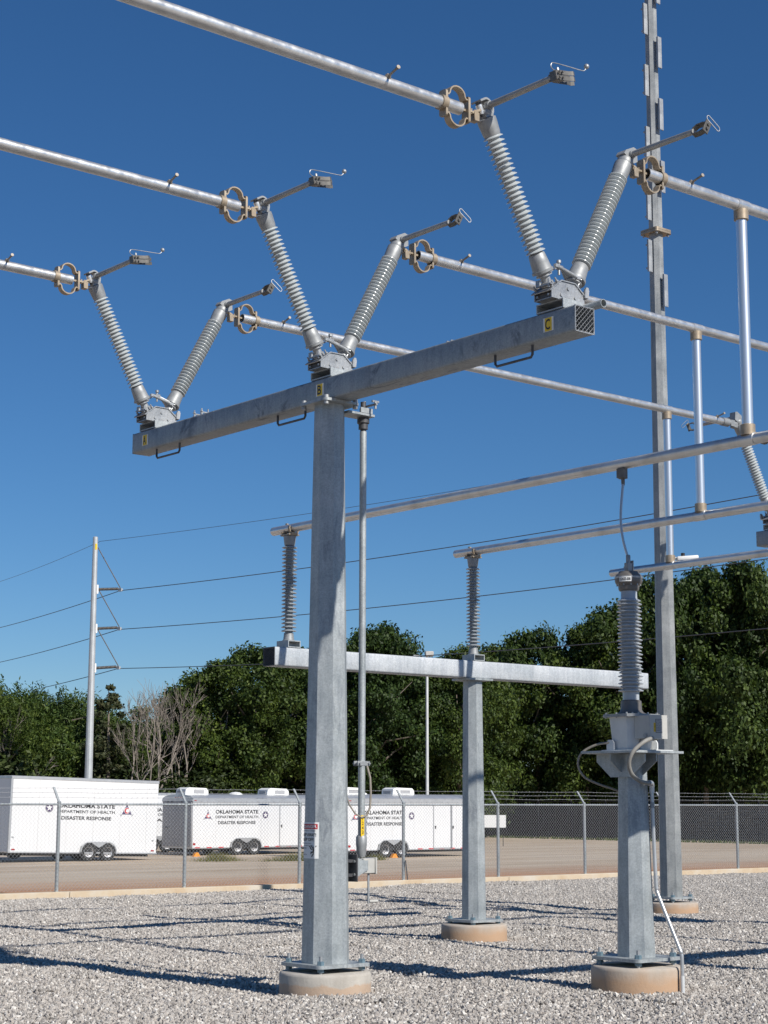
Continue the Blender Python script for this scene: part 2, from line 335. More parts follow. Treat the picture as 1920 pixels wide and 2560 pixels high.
# gravel stones: one patch of crushed stone, laid over the yard by geometry nodes
def stones():
    rng = np.random.default_rng(3)
    bm = bmesh.new(); bmesh.ops.create_icosphere(bm, subdivisions=1, radius=1)
    bv = np.array([v.co[:] for v in bm.verts]); bf = np.array([[v.index for v in f.verts] for f in bm.faces]); bm.free()
    N = 1650; V = []; F = []
    for i in range(N):
        s = .0105 + .0150 * rng.random() ** 1.7
        q = bv * (1 + .28 * rng.standard_normal((12, 1))).clip(.55, 1.5) * np.array([1.25, .9, .62]) * s
        R = np.array(Euler(rng.random(3) * 6.28).to_matrix()); q = q @ R.T
        q += np.array([(rng.random() - .5) * 1.02, (rng.random() - .5) * 1.02, -.012 + .02 * rng.random()])
        V.append(q); F.append(bf + 12 * i)
    me = bpy.data.meshes.new('gravel_stones'); me.from_pydata(np.concatenate(V).tolist(), [], np.concatenate(F).tolist()); me.materials.append(GRAV)
    o = ob('gravel_stones', me); tag(o, 'loose grey and tan crushed stones covering the yard', None, kind='stuff')
    ng = bpy.data.node_groups.new('lay_gravel', 'GeometryNodeTree')
    ng.interface.new_socket('Geometry', in_out='INPUT', socket_type='NodeSocketGeometry'); ng.interface.new_socket('Geometry', in_out='OUTPUT', socket_type='NodeSocketGeometry')
    N_ = ng.nodes.new; gi = N_('NodeGroupInput'); go = N_('NodeGroupOutput'); L = ng.links.new
    gr = N_('GeometryNodeMeshGrid'); nx, ny = 52, 28
    gr.inputs['Size X'].default_value = nx - 1; gr.inputs['Size Y'].default_value = ny - 1; gr.inputs['Vertices X'].default_value = nx; gr.inputs['Vertices Y'].default_value = ny
    tr = N_('GeometryNodeTransform'); tr.inputs['Translation'].default_value = (-4 + nx / 2, FY - .2 - .5 - (ny - 1) / 2, 0); L(gr.outputs[0], tr.inputs[0])
    pos = N_('GeometryNodeInputPosition')
    def nz(off):
        a = N_('ShaderNodeVectorMath'); a.operation = 'ADD'; a.inputs[1].default_value = off; L(pos.outputs[0], a.inputs[0])
        n = N_('ShaderNodeTexNoise'); n.inputs['Scale'].default_value = .42; n.inputs['Detail'].default_value = 1; L(a.outputs[0], n.inputs['Vector'])
        m_ = N_('ShaderNodeMath'); m_.operation = 'MULTIPLY_ADD'; L(n.outputs[0], m_.inputs[0]); m_.inputs[1].default_value = .15; m_.inputs[2].default_value = -.10; return m_.outputs[0]
    def sub(a, b, k):
        s_ = N_('ShaderNodeMath'); s_.operation = 'SUBTRACT'; L(a, s_.inputs[0]); L(b, s_.inputs[1])
        m_ = N_('ShaderNodeMath'); m_.operation = 'MULTIPLY'; L(s_.outputs[0], m_.inputs[0]); m_.inputs[1].default_value = k; return m_.outputs[0]
    z0 = nz((0, 0, 0)); sx = sub(nz((.5, 0, 0)), nz((-.5, 0, 0)), -1.); sy = sub(nz((0, .5, 0)), nz((0, -.5, 0)), 1.)
    ip = N_('GeometryNodeInstanceOnPoints'); L(tr.outputs[0], ip.inputs['Points']); L(gi.outputs[0], ip.inputs['Instance'])
    rv = N_('FunctionNodeRandomValue'); rv.data_type = 'INT'; rv.inputs[4].default_value = 0; rv.inputs[5].default_value = 3
    mu = N_('ShaderNodeMath'); mu.operation = 'MULTIPLY'; L(rv.outputs[2], mu.inputs[0]); mu.inputs[1].default_value = math.pi / 2
    cx = N_('ShaderNodeCombineXYZ'); L(mu.outputs[0], cx.inputs[2]); L(cx.outputs[0], ip.inputs['Rotation'])
    ri = N_('GeometryNodeRotateInstances'); ri.inputs['Local Space'].default_value = False; L(ip.outputs[0], ri.inputs[0]); L(pos.outputs[0], ri.inputs['Pivot Point'])
    c2 = N_('ShaderNodeCombineXYZ'); L(sy, c2.inputs[0]); L(sx, c2.inputs[1]); L(c2.outputs[0], ri.inputs['Rotation'])
    ti = N_('GeometryNodeTranslateInstances'); ti.inputs['Local Space'].default_value = False; L(ri.outputs[0], ti.inputs[0])
    c3 = N_('ShaderNodeCombineXYZ'); L(z0, c3.inputs[2]); L(c3.outputs[0], ti.inputs['Translation'])
    L(ti.outputs[0], go.inputs[0])
    md = o.modifiers.new('lay', 'NODES'); md.node_group = ng
stones()

# ------------------------------------------------------------------ footings
MAIN = (11.06, 14.14); LOW = (16.95, 18.34); PT = (13.585, 12.305); MAST = (23.69, 20.62); SEC = (22.86, 14.14); LOW2 = (16.95, 9.6)
fo = MB().lathe([(.455, -.15), (.455, .17), (.447, .19), (.43, .20), (0.01, .203)], 56).mesh('concrete_footing', CONC, 50)
fr = fo.copy(); fr.materials[0] = CONCR
for p, me, lb in ((MAIN, fo, 'round grey concrete footing under the tall switch support pole in front'), (LOW, fr, 'round rust stained concrete footing under the lower bus support pole'),
                  (PT, fr, 'round rust stained footing with a conduit beside it under the transformer pedestal'), (MAST, fr, 'round rust stained footing at the foot of the lightning mast'),
                  (SEC, fo, 'round concrete footing under the second switch support, out at the right'), (LOW2, fr, 'round concrete footing under the near bus support, out at the right')):
    f_ = tag(ob('concrete_footing', me, None, (*p, 0)), lb, 'footing', 'round concrete footings'); f_.scale = (1, 1, {PT: 1.25, MAST: .87}.get(p, 1.02))

# ------------------------------------------------------------------ steel poles
def octo(prof, n=8): return MB().lathe([(a / 2 / math.cos(math.pi / 8), z) for a, z in prof], n, rot=.5)
bolt_me = MB().cyl((0, 0, -.06), (0, 0, .115), .017, n=8).mesh('anchor_bolt', STEEL)
nut_me = MB().lathe([(.036, .03), (.036, .065), (.03, .07)], 6).lathe([(.036, -.035), (.036, 0)], 6).mesh('nut', NUTB)
def base_plate(root, z0=.255, size=.66, sgn=1):
    outl = rounded(size, size, .06)
    part('base_plate', MB().prism(outl, .032, Matrix.Translation((0, 0, z0 + .016)) @ RX90), GALV, root)
    for i in (-1, 1):
        for j in (-1, 1):
            b = ob('anchor_bolt', bolt_me, root, (i * size * .39, j * size * .39, z0)); ob('nut', nut_me, b)
def make_support(name, loc, label, rz=0, signs=True):
    t = thing(name, label, 'switch support', (*loc, 0), rz, 'switch support structures')
    base_plate(t)
    part('pole', octo([(.452, .28), (.298, 5.93)]), GALV, t, ang=20)
    part('cap_plate', MB().prism(rounded(.46, .46, .05), .028, Matrix.Translation((0, 0, 5.944)) @ RX90), GALV, t)
    for i in (-1, 1):
        for j in (-1, 1): part('cap_bolt', MB().lathe([(.026, 5.895), (.026, 5.928), (.012, 5.93), (.012, 5.958), (.028, 5.96), (.028, 5.99)], 10, Matrix.Translation((i * .19, j * .19, 0))), STEEL, t)
    # crossbeam: hollow square tube closed by diamond mesh screens
    W_, H_, L_ = .25, .245, 7.32; z0 = 5.96
    mb = MB(); T = Matrix.Rotation(math.pi / 2, 4, 'Z')
    out = rounded(W_, H_, .022, 3); inn = rounded(W_ - .024, H_ - .024, .012, 3); n = len(out); vs = []; fs = []
    for y in (-L_ / 2, L_ / 2): vs += [(a, y, z0 + H_ / 2 + b) for a, b in out]
    for y in (-L_ / 2, L_ / 2): vs += [(a, y, z0 + H_ / 2 + b) for a, b in inn]
    for i in range(n):
        j = (i + 1) % n
        fs += [(i, j, n + j, n + i), (2 * n + i, 3 * n + i, 3 * n + j, 2 * n + j), (i, 2 * n + i, 2 * n + j, j), (n + i, n + j, 3 * n + j, 3 * n + i)]
    bmr = part('crossbeam', mb.add(vs, fs), GALVB, t)
    for s in (-1, 1):
        me_ = MB(); cw, ch = .0472, .0472; rows_ = 5; cols = 4
        for a in range(-cols, cols * 2):
            for sg in (-1, 1):
                p = []
                for k in range(rows_ * 2 + 1):
                    zz = k * ch / 2 - .118; xx = (a - cols / 2) * cw + (cw / 2 if (k % 2) else 0) * sg
                    p.append((xx, zz))
                pp = [q for q in p if abs(q[0]) < .1186]
                if len(pp) == len(p): me_.tube([(q[0], s * (L_ / 2 + .004), z0 + H_ / 2 + q[1]) for q in pp], .0042, 4)
        for sx_ in (-1, 1):
            me_.box((sx_ * .119, s * (L_ / 2 + .003), z0 + H_ / 2), (.008, .008, .24)); me_.box((0, s * (L_ / 2 + .003), z0 + H_ / 2 + sx_ * .117), (.24, .008, .008))
        part('end_screen', me_, STEEL, bmr)
    if signs:
        for ch, y in (('A', 3.38), ('B', 0.0), ('C', -3.34)):
            lab = part('phase_label', MB().box((-W_ / 2 - .003, y, 6.085), (.004, .125, .128)), WHT, t); tag(lab, 'white plate with a yellow field lettered ' + ch, None)
            part('yellow_field', MB().box((-W_ / 2 - .006, y, 6.085), (.003, .086, .122)), YEL, lab)
            ob('letter', textmesh(ch, lambda a, b, y=y: Vector((-W_ / 2 - .0085, y - a + .006, 6.036 + b)), BLK, width=.062, height=.098, bold=.02, name='letter'), lab)
    for y in (2.98, .58, -2.82):
        part('lifting_handle', MB().tube([(-.06, y + .245, 5.965), (-.06, y + .245, 5.875), (-.06, y + .225, 5.85), (-.06, y - .225, 5.85), (-.06, y - .245, 5.875), (-.06, y - .245, 5.965)], .0125, 8), DARK, t)
    return t
sup = make_support('switch_support', MAIN, 'tall grey octagonal steel pole carrying the long lettered crossbeam in front')
make_support('switch_support', SEC, 'matching steel support whose crossbeam end shows at the right edge', signs=False)

# danger sign bent round the pole
def pole_af(z): return .452 + (.298 - .452) * (z - .28) / (5.93 - .28)
def wrap(ucoord, z, off):
    af = pole_af(z) / 2; side = 2 * af * math.tan(math.pi / 8); uu = ucoord                # u=0: right edge of the face that looks along -X (edge towards -Y)
    x0, y0 = MAIN
    n0 = Vector((-1, 0)); 
    if uu <= 0 and uu >= -side: p = Vector((-af - off, -side / 2 - uu))
    elif uu > 0:
        e = Vector((-af, -side / 2)); d = Vector((1, -1)).normalized(); p = e + d * uu + Vector((-1, -1)).normalized() * off
    else:
        e = Vector((-af, side / 2)); d = Vector((1, 1)).normalized(); p = e + d * (-uu - side) + Vector((-1, 1)).normalized() * off
    return Vector((x0 + p.x, y0 + p.y, z))
dz0, dz1 = 1.30, 1.655
def sheet(name, u0, u1, z0, z1, off, m, parent, nu=14):
    side = pole_af(1.48) * math.tan(math.pi / 8); us = sorted(set([u0, u1] + [q for q in (0., -side) if u0 < q < u1] + [u0 + (u1 - u0) * i / nu for i in range(nu + 1)]))
    vs = []; fs = []
    for uu in us: vs += [wrap(uu, z0, off), wrap(uu, z1, off), wrap(uu, z0, off - .002), wrap(uu, z1, off - .002)]
    for i in range(len(us) - 1):
        a = 4 * i; b = a + 4; fs += [(a, b, b + 1, a + 1), (a + 2, a + 3, b + 3, b + 2), (a + 1, b + 1, b + 3, a + 3), (a, a + 2, b + 2, b)]
    mb = MB(); mb.add([tuple(v - Vector((*MAIN, dz0))) for v in vs], fs); return part(name, mb, m, parent, ang=60)
ds = thing('danger_sign', 'white and red danger notice wrapped round the tall front pole', 'sign', (*MAIN, dz0))
sheet('panel', -.225, .04, dz0, dz1, .004, WHT, ds)
sheet('red_band', -.218, .026, 1.588, 1.638, .006, RED, ds)
def stext(s, uc, z, wd, ht, m=BLK, bold=.0):
    ob('lettering', textmesh(s, lambda a, b: wrap(uc + a, z + b, .0078) - Vector((*MAIN, dz0)), m, width=wd, height=ht, bold=bold, sub=True), ds)
stext('DANGER', -.076, 1.597, .185, .032, WHT, .02)
stext('Hazardous voltage.', -.098, 1.563, .22, .016)
stext('KEEP AWAY!', -.1, 1.515, .225, .033, BLK, .015); stext('KEEP OFF!', -.112, 1.47, .2, .033, BLK, .015)
stext('Will shock, burn,', -.13, 1.44, .16, .015); stext('or cause serious injury', -.118, 1.418, .19, .015); stext('or death.', -.165, 1.396, .09, .014)
stext('HV', -.19, 1.355, .03, .012); stext('SUBSTATION', -.165, 1.333, .09, .012)
mb = MB()
for pth, wd in (([(0, .035), (.006, 0)], .02), ([(.006, 0), (.034, .05)], .009), ([(-.002, .03), (-.03, .052)], .009), ([(.005, 0), (-.012, -.016), (-.03, -.012), (-.036, -.03)], .011), ([(.008, -.005), (.004, -.03), (-.022, -.055)], .011), ([(-.06, .045), (-.035, .028), (-.042, .024), (-.02, .012)], .009)):
    for a, b in zip(pth[:-1], pth[1:]):
        A = Vector(a); B = Vector(b); d = (B - A).normalized() * wd / 2; nn = Vector((-d.y, d.x)); A -= d * .5; B += d * .5
        mb.add([tuple(wrap(-.02 + q.x, 1.375 + q.y, .0078) - Vector((*MAIN, dz0))) for q in (A + nn, B + nn, B - nn, A - nn)], [(0, 1, 2, 3)])
part('pictogram', mb, BLK, ds)

# ------------------------------------------------------------------ disconnect switches
TH = rad(28.4)
def shed_profile(z0, z1, n, rc, rs, alt=1., thick=.35):
    p = []; pitch = (z1 - z0) / n
    for i in range(n):
        z = z0 + i * pitch; R_ = rs * (alt if i % 2 else 1)
        p += [(rc, z), (rc, z + pitch * .22), (rc + .006, z + pitch * .30), (R_ - .003, z + pitch * .35), (R_, z + pitch * .38), (R_, z + pitch * .50), (R_ - .003, z + pitch * .53), (rc + .02, z + pitch * .76), (rc + .004, z + pitch * .86)]
    p.append((rc, z1)); return p
ins_me = MB().lathe(shed_profile(.165, 1.285, 25, .056, .092), 32).mesh('insulator', PORC, 50)
lcap_me = MB().lathe([(.10, -.012), (.10, .012), (.092, .014), (.088, .03), (.083, .09), (.076, .16), (.066, .172), (.05, .175)], 28).mesh('lower_cap', CAST)
ucap_me = MB().lathe([(.062, 1.27), (.074, 1.278), (.08, 1.30), (.088, 1.40), (.088, 1.435), (.07, 1.443)], 28).mesh('upper_cap', CAST)
bear_me = MB().lathe([(.06, -.16), (.06, -.10), (.045, -.095), (.045, -.05), (.075, -.045), (.075, -.03), (.05, -.028), (.05, -.012)], 20).mesh('bearing', STEEL)
for k in range(6):
    pass
def armL():
    a = MB()
    a.strap([(-.055, 1.455), (.02, 1.455)] + [(.02 + .055 * math.cos(t), 1.53 + .075 * math.sin(t)) for t in [rad(-90 + 20 * i) for i in range(10)]] + [(-.045, 1.603)], .018, .12)
    a.lathe([(.062, 1.443), (.066, 1.47), (.066, 1.50), (.055, 1.515)], 18, Matrix.Translation((.02, 0, 0)))
    a.cyl((.035, -.03, 1.535), (.035, -.075, 1.535), .042, .036, 18)
    hub = a
    tube = MB().cyl((.035, -.05, 1.535), (.035, -.86, 1.535), .030, .027, 18)
    barrel = MB().cyl((-.03, 0, 1.488), (-.03, 0, 1.572), .032, n=16)
    bush = MB().cyl((-.03, 0, 1.462), (-.03, 0, 1.488), .022, n=12).cyl((-.03, 0, 1.572), (-.03, 0, 1.6), .024, n=12)
    Q = Matrix.Translation((.035, 0, 1.535)) @ Matrix.Rotation(rad(19), 4, 'Y') @ Matrix.Translation((-.035, 0, -1.535))
    jaw = MB().box((.045, -.885, 1.535), (.10, .078, .085), Q, bev=.004)
    for dy in (-.042, .042):
        L_ = .26 if dy > 0 else .19
        for dz in (-.024, .024):
            q = 1 if dy > 0 else -1
            jaw.prism([(.0, -.003), (L_ - .07, -.003), (L_ - .03, -.012 * q), (L_, .004 * q), (L_, .004 * q + .005), (L_ - .03, -.012 * q + .005), (L_ - .07, .003), (.0, .003)], .036, Q @ Matrix.Translation((.03, -.885 + dy, 1.535 + dz)) @ Matrix.Rotation(math.pi / 2, 4, 'X'))
            for bx_ in (.02, .06): jaw.lathe([(.010, 0), (.010, .012)], 6, Q @ Matrix.Translation((bx_, -.885 + dy + (-.012 if dy < 0 else .024), 1.535 + dz)) @ Matrix.Rotation(math.pi / 2, 4, 'X'))
    horn = MB().tube(smooth([(.06, -.885, 1.583), (.03, -.885, 1.585), (.0, -.885, 1.597), (-.014, -.885, 1.62), (.0, -.885, 1.645), (.04, -.885, 1.652), (.20, -.885, 1.638), (.36, -.885, 1.622), (.40, -.885, 1.625), (.425, -.885, 1.645)], 3), .0043, 8, M=Q)
    horn.lathe([(.013, 1.577), (.013, 1.605), (.007, 1.617)], 8, Q @ Matrix.Translation((.065, -.885, 0)))
    ball = [(max(.001, .024 * math.sin(math.pi * i / 10)), -.024 * math.cos(math.pi * i / 10)) for i in range(11)]
    horn.lathe(ball, 16, Q @ Matrix.Translation((.436, -.885, 1.664)))
    return hub.mesh('hinge_head', CAST), tube.mesh('blade_arm', ARMM), barrel.mesh('hinge_barrel', ALUB), bush.mesh('hinge_bushing', DARK), jaw.mesh('contact_fingers', FING), horn.mesh('arcing_horn', STEEL)
def armR():
    a = MB().lathe([(.07, 1.443), (.076, 1.455), (.076, 1.50), (.07, 1.51)], 20)
    a.prism([(-.085, 1.505), (.065, 1.50), (.10, 1.55), (.035, 1.655), (-.01, 1.645), (-.08, 1.55)], .11)
    a.cyl((0, -.04, 1.555), (0, -.08, 1.555), .042, .036, 18)
    tube = MB().cyl((0, -.05, 1.555), (0, -.82, 1.555), .030, .027, 18)
    fork = MB()
    for s in (-1, 1):
        pts = [(0, .022 * s), (.035, .058 * s), (.10, .06 * s), (.155, .042 * s)]
        fork.strap(pts, .014, .05, Matrix.Translation((0, -.81, 1.555)) @ Matrix.Rotation(-math.pi / 2, 4, 'Z'))
    fork.box((0, -.972, 1.555), (.075, .014, .13), bev=.003)
    for z in (-.022, .022): fork.cyl((0, -.978, 1.555 + z), (0, -.994, 1.555 + z), .015, n=8)
    lp = [(0 + .016 * math.cos(t), .045 + .016 * math.sin(t)) for t in [rad(a_) for a_ in range(0, 181, 30)]] + [(0 + .016 * math.cos(t), -.045 + .016 * math.sin(t)) for t in [rad(a_) for a_ in range(180, 361, 30)]]
    loop = MB().tube([(.045 + 1.35 * b_, -.985 - .3 * b_, 1.635 + 1.5 * a_ - .35 * b_) for a_, b_ in lp], .0042, 6, closed=True)
    return a.mesh('hinge_head', CAST), tube.mesh('blade_arm', ARMM), fork.mesh('blade_contact', FING), loop.mesh('arcing_loop', STEEL)
AL = armL(); AR = armR()
def make_switch(loc, label, rz=0):
    t = thing('disconnect_switch', label, 'switch', loc, rz, 'vee disconnect switches')
    # stool: open rectangular tube lying across the beam
    st = MB(); st.box((0, 0, .008), (.25, .34, .012)); st.box((0, 0, .084), (.25, .34, .012))
    for s in (-1, 1): st.box((0, s * .164, .046), (.25, .012, .064))
    part('stool', st, GALV, t)
    hs = [(-.21, .092), (.21, .092), (.21, .165), (.085, .262), (-.085, .262), (-.21, .165)]
    mb = MB()
    for s in (-1, 1): mb.prism(hs, .012, Matrix.Translation((0, s * .105, 0)))
    mb.box((0, 0, .098), (.40, .196, .01))
    bs = part('base_housing', mb, STEEL, t)
    [part('dark_fill_block', MB().box((q_, 0, .155), (.13, .185, .10), bev=.006), DARK, t) for q_ in (-.13, .13)]  # added black blocks standing in for the shade inside the open housing ends
    part('tie_bolt', MB().cyl((-.215, -.07, .125), (-.06, -.07, .125), .012, n=8), STEEL, t); part('tie_bolt', MB().cyl((-.215, .07, .125), (-.06, .07, .125), .012, n=8), STEEL, t)
    mb = MB(); top = [(-.235, .150), (-.215, .168), (-.088, .267), (.088, .267), (.215, .168), (.235, .150)]
    mb.strap(top, .010, .245); part('cover_plate', mb, STEEL, t)
    mb = MB()
    for a, b in ((-.09, .135), (.09, .135), (0, .205)):
        mb.cyl((a, -.112, b), (a, -.122, b), .017, n=8)
    part('housing_bolt', mb, STEEL, bs)
    ob('lettering', textmesh('DISCONNECT', lambda a, b: Vector((a, -.1125, .108 + b)), GREYP, width=.09, height=.016), bs)
    for s in (-1, 1):
        for y in (-.1, .1):
            for q in (.07, .16):
                x_ = s * (.07 + q * .78); z_ = .27 - (abs(x_) - .088) * .78 + .004 if abs(x_) > .088 else .272
                part('adjusting_bolt', MB().cyl((0, 0, -.035), (0, 0, .05), .008, n=8).lathe([(.016, .006), (.016, .02)], 6).lathe([(.016, -.022), (.016, -.01)], 6), STEEL, t, (x_, y, z_), (0, s * rad(38), 0))
    for s in (-1, 1):
        base = ob('insulator', ins_me, t, (s * .208, 0, .352), (0, s * TH, 0))
        ob('lower_cap', lcap_me, base); ob('upper_cap', ucap_me, base); ob('bearing', bear_me, base)
        lev = MB().prism([(-.095, 0), (0, .095), (.095, 0), (.03, -.15), (.012, -.185), (-.012, -.185), (-.03, -.15)], .012, Matrix.Rotation(math.pi / 2 * s, 4, 'Z') @ RX90)
        part('gear_lever', lev, STEEL, base, (0, 0, -.02))
        if s < 0:
            hd = ob('hinge_head', AL[0], t, base.location, base.rotation_euler); arm = ob('blade_arm', AL[1], t, base.location, base.rotation_euler)
            ob('hinge_barrel', AL[2], hd); ob('hinge_bushing', AL[3], hd); ob('contact_fingers', AL[4], arm); ob('arcing_horn', AL[5], arm)
        else:
            hd = ob('hinge_head', AR[0], t, base.location, base.rotation_euler); arm = ob('blade_arm', AR[1], t, base.location, base.rotation_euler)
            ob('blade_contact', AR[2], arm); ob('arcing_loop', AR[3], arm)
    part('link_rod', MB().cyl((-.11, -.09, .40), (.12, -.11, .335), .018, n=12).box((-.12, -.09, .402), (.05, .03, .03)).box((.13, -.11, .332), (.05, .03, .03)), STEEL, t)
    part('pivot_pin', MB().lathe([(.012, .36), (.012, .47), (.022, .472), (.022, .497)], 8).box((0, 0, .43), (.07, .05, .035), bev=.005), STEEL, t)
    part('crank_lug', MB().prism([(.0, 0), (.045, 0), (.055, .07), (.045, .1), (.02, .1), (.005, .07)], .02, Matrix.Translation((.195, -.125, .155))), STEEL, t)
    part('side_bracket', MB().box((-.225, -.05, .21), (.035, .16, .012)).box((-.235, .03, .235), (.02, .05, .06)).cyl((-.235, -.1, .18), (-.235, -.1, .26), .01, n=6), STEEL, t)
    return t
PH = {'A': 17.49, 'B': 14.14, 'C': 10.79}; BT = 6.207
sw = make_switch((MAIN[0] + .005, PH['C'], BT), 'nearest vee shaped grey switch, at the mesh covered end of the crossbeam by letter C')
dup(sw, None, (MAIN[0] + .005, PH['B'], BT), None, 'middle vee shaped grey switch standing over the front pole by letter B')
dup(sw, None, (MAIN[0] + .005, PH['A'], BT), None, 'farthest vee shaped grey switch, at the left end of the crossbeam by letter A')
for k, lb in (('A', 'vee switch at the right edge, its ribbed column partly behind a tube'), ('B', 'vee shaped switch beyond the right edge showing only dark contact fingers'), ('C', 'vee shaped switch on the second support, out of the photo at the right')):
    dup(sw, None, (SEC[0], PH[k], BT), math.pi, lb)

# drive pipes lying along the beams
def drive_pipe(cx, label):
    t = thing('drive_pipe', label, 'pipe', (cx, 14.14, BT), 0, 'drive pipes along the crossbeams')
    n = 20; mb = MB()
    y0, y1 = -3.72, 2.95; z_ = .05; rr, ri = .038, .033
    vs = [(rr * math.cos(2 * math.pi * j / n), y, z_ + rr * math.sin(2 * math.pi * j / n)) for y in (y0, y1) for j in range(n)] + [(ri * math.cos(2 * math.pi * j / n), y, z_ + ri * math.sin(2 * math.pi * j / n)) for y in (y0, y1) for j in range(n)]
    fs = []
    for j in range(n):
        k = (j + 1) % n; fs += [(j, k, n + k, n + j), (2 * n + j, 3 * n + j, 3 * n + k, 2 * n + k), (j, 2 * n + j, 2 * n + k, k), (n + j, n + k, 3 * n + k, 3 * n + j)]
    part('pipe', mb.add(vs, fs), GALV, t)
    for y in (2.6, 2.75): part('pipe_clamp', MB().strap([(.05, .03), (.05, .1), (.03, .125), (-.03, .125), (-.05, .1), (-.05, .03)], .012, .03, Matrix.Translation((0, y, 0))).cyl((-.045, y, .1), (-.045, y, .17), .009, n=6).cyl((.045, y, .1), (.045, y, .17), .009, n=6).lathe([(.018, .13), (.018, .145)], 6, Matrix.Translation((-.045, y, 0))), STEEL, t)
    for y in (-1.66, -1.72): part('pipe_strap', MB().strap([(.046, 0), (.046, .08), (.03, .112), (-.03, .112), (-.046, .08), (-.046, 0)], .008, .012, Matrix.Translation((0, y, 0))), STEEL, t)
    return t
drive_pipe(MAIN[0] + .19, 'grey drive pipe lying along the top of the lettered crossbeam')
drive_pipe(SEC[0] - .19, 'drive pipe lying along the crossbeam at the right edge')

# vertical operating pipe with gear box
OX, OY = MAIN[0] + .455, MAIN[1]
t = thing('operating_pipe', 'slim vertical operating pipe with hand crank gearbox beside the tall front pole', 'pipe', (OX, OY, 0))
part('pipe', MB().cyl((0, 0, 1.52), (0, 0, 5.72), .036, n=20), GALV, t)
part('upper_bearing', MB().lathe([(.03, 5.70), (.03, 5.74), (.05, 5.745), (.05, 5.80), (.065, 5.81), (.065, 5.86), (.03, 5.862)], 18).lathe([(.04, 5.905), (.04, 5.97), (.03, 5.98), (.03, 6.04)], 14), DARK, t)
part('bearing_bracket', MB().box((-.10, 0, 5.885), (.36, .20, .028), bev=.004).box((-.03, -.09, 5.93), (.16, .012, .055)).box((.06, .02, 5.945), (.02, .02, .09)), GALV, t)
part('top_lever', MB().box((.02, -.09, 5.99), (.025, .22, .018)).cyl((.02, -.18, 5.94), (.02, -.18, 6.02), .012, n=8).cyl((.02, .0, 5.94), (.02, 0, 6.05), .014, n=8).box((.05, -.14, 6.03), (.09, .02, .02)), STEEL, t)
part('coupling', MB().lathe([(.035, 1.30), (.05, 1.34), (.052, 1.40), (.056, 1.42), (.056, 1.50), (.045, 1.52), (.038, 1.525)], 18), CAST, t)
part('pipe_clamp', MB().box((0, -.03, 2.245), (.16, .02, .05), bev=.004).box((0, .03, 2.245), (.16, .02, .05), bev=.004).cyl((.06, -.06, 2.245), (.06, .06, 2.245), .011, n=6).cyl((-.06, -.06, 2.245), (-.06, .06, 2.245), .011, n=6), STEEL, t)
part('grounding_braid', MB().tube([(.03, -.05, 2.22), (.055, -.07, 2.1), (.06, -.075, 1.95), (.055, -.07, 1.80), (.02, -.06, 1.72), (-.04, -.05, 1.70), (-.11, -.03, 1.74), (-.17, -.01, 1.83), (-.22, 0, 1.98)], [.011, .011, .011, .011, .010, .009, .008, .008, .008], 8), BRAID, t)
tg = part('number_tag', MB().box((-.018, -.04, 1.615), (.042, .004, .21)), YEL, t); tag(tg, 'yellow tag with black digits reading down', None)
for i, ch in enumerate('7243'): ob('digit', textmesh(ch, lambda a, b, i=i: Vector((-.018 + a, -.0435, 1.668 - i * .045 + b)), BLK, width=.022, height=.036, bold=.015, name='digit'), tg)
part('pipe_joint', MB().box((.04, 0, 1.60), (.02, .05, .22), bev=.004).cyl((.05, -.01, 1.66), (.062, -.01, 1.66), .012, n=8).cyl((.05, -.01, 1.54), (.062, -.01, 1.54), .012, n=8), STEEL, t)
gb = part('gearbox', MB().box((.05, 0, 1.215), (.15, .14, .15), bev=.006), BOXG, t)
part('cover', MB().box((.135, 0, 1.215), (.022, .16, .165), bev=.003), BOXG, gb)
for y in (-.08, .08): part('mounting_bracket', MB().prism([(-.16, 1.09), (-.16, 1.31), (-.02, 1.27), (.02, 1.27), (.02, 1.17), (-.02, 1.16)], .012, Matrix.Translation((0, y, 0))), GALV, t)
part('mounting_plate', MB().box((-.17, 0, 1.20), (.016, .30, .27), bev=.003).box((-.215, 0, 1.27), (.09, .2, .03)).box((-.215, 0, 1.13), (.09, .2, .03)), DARK, t)
for z in (1.135, 1.265):
    for y in (-.115, .115): part('bracket_bolt', MB().cyl((-.19, y, z), (-.15, y, z), .014, n=6), STEEL, t)
hd = part('crank_handle', MB().box((.07, -.03, 1.0), (.024, .012, .32), bev=.002), STEEL, t)
part('grip', MB().cyl((.08, -.03, .86), (.19, -.03, .86), .016, n=10), BOXG, hd)

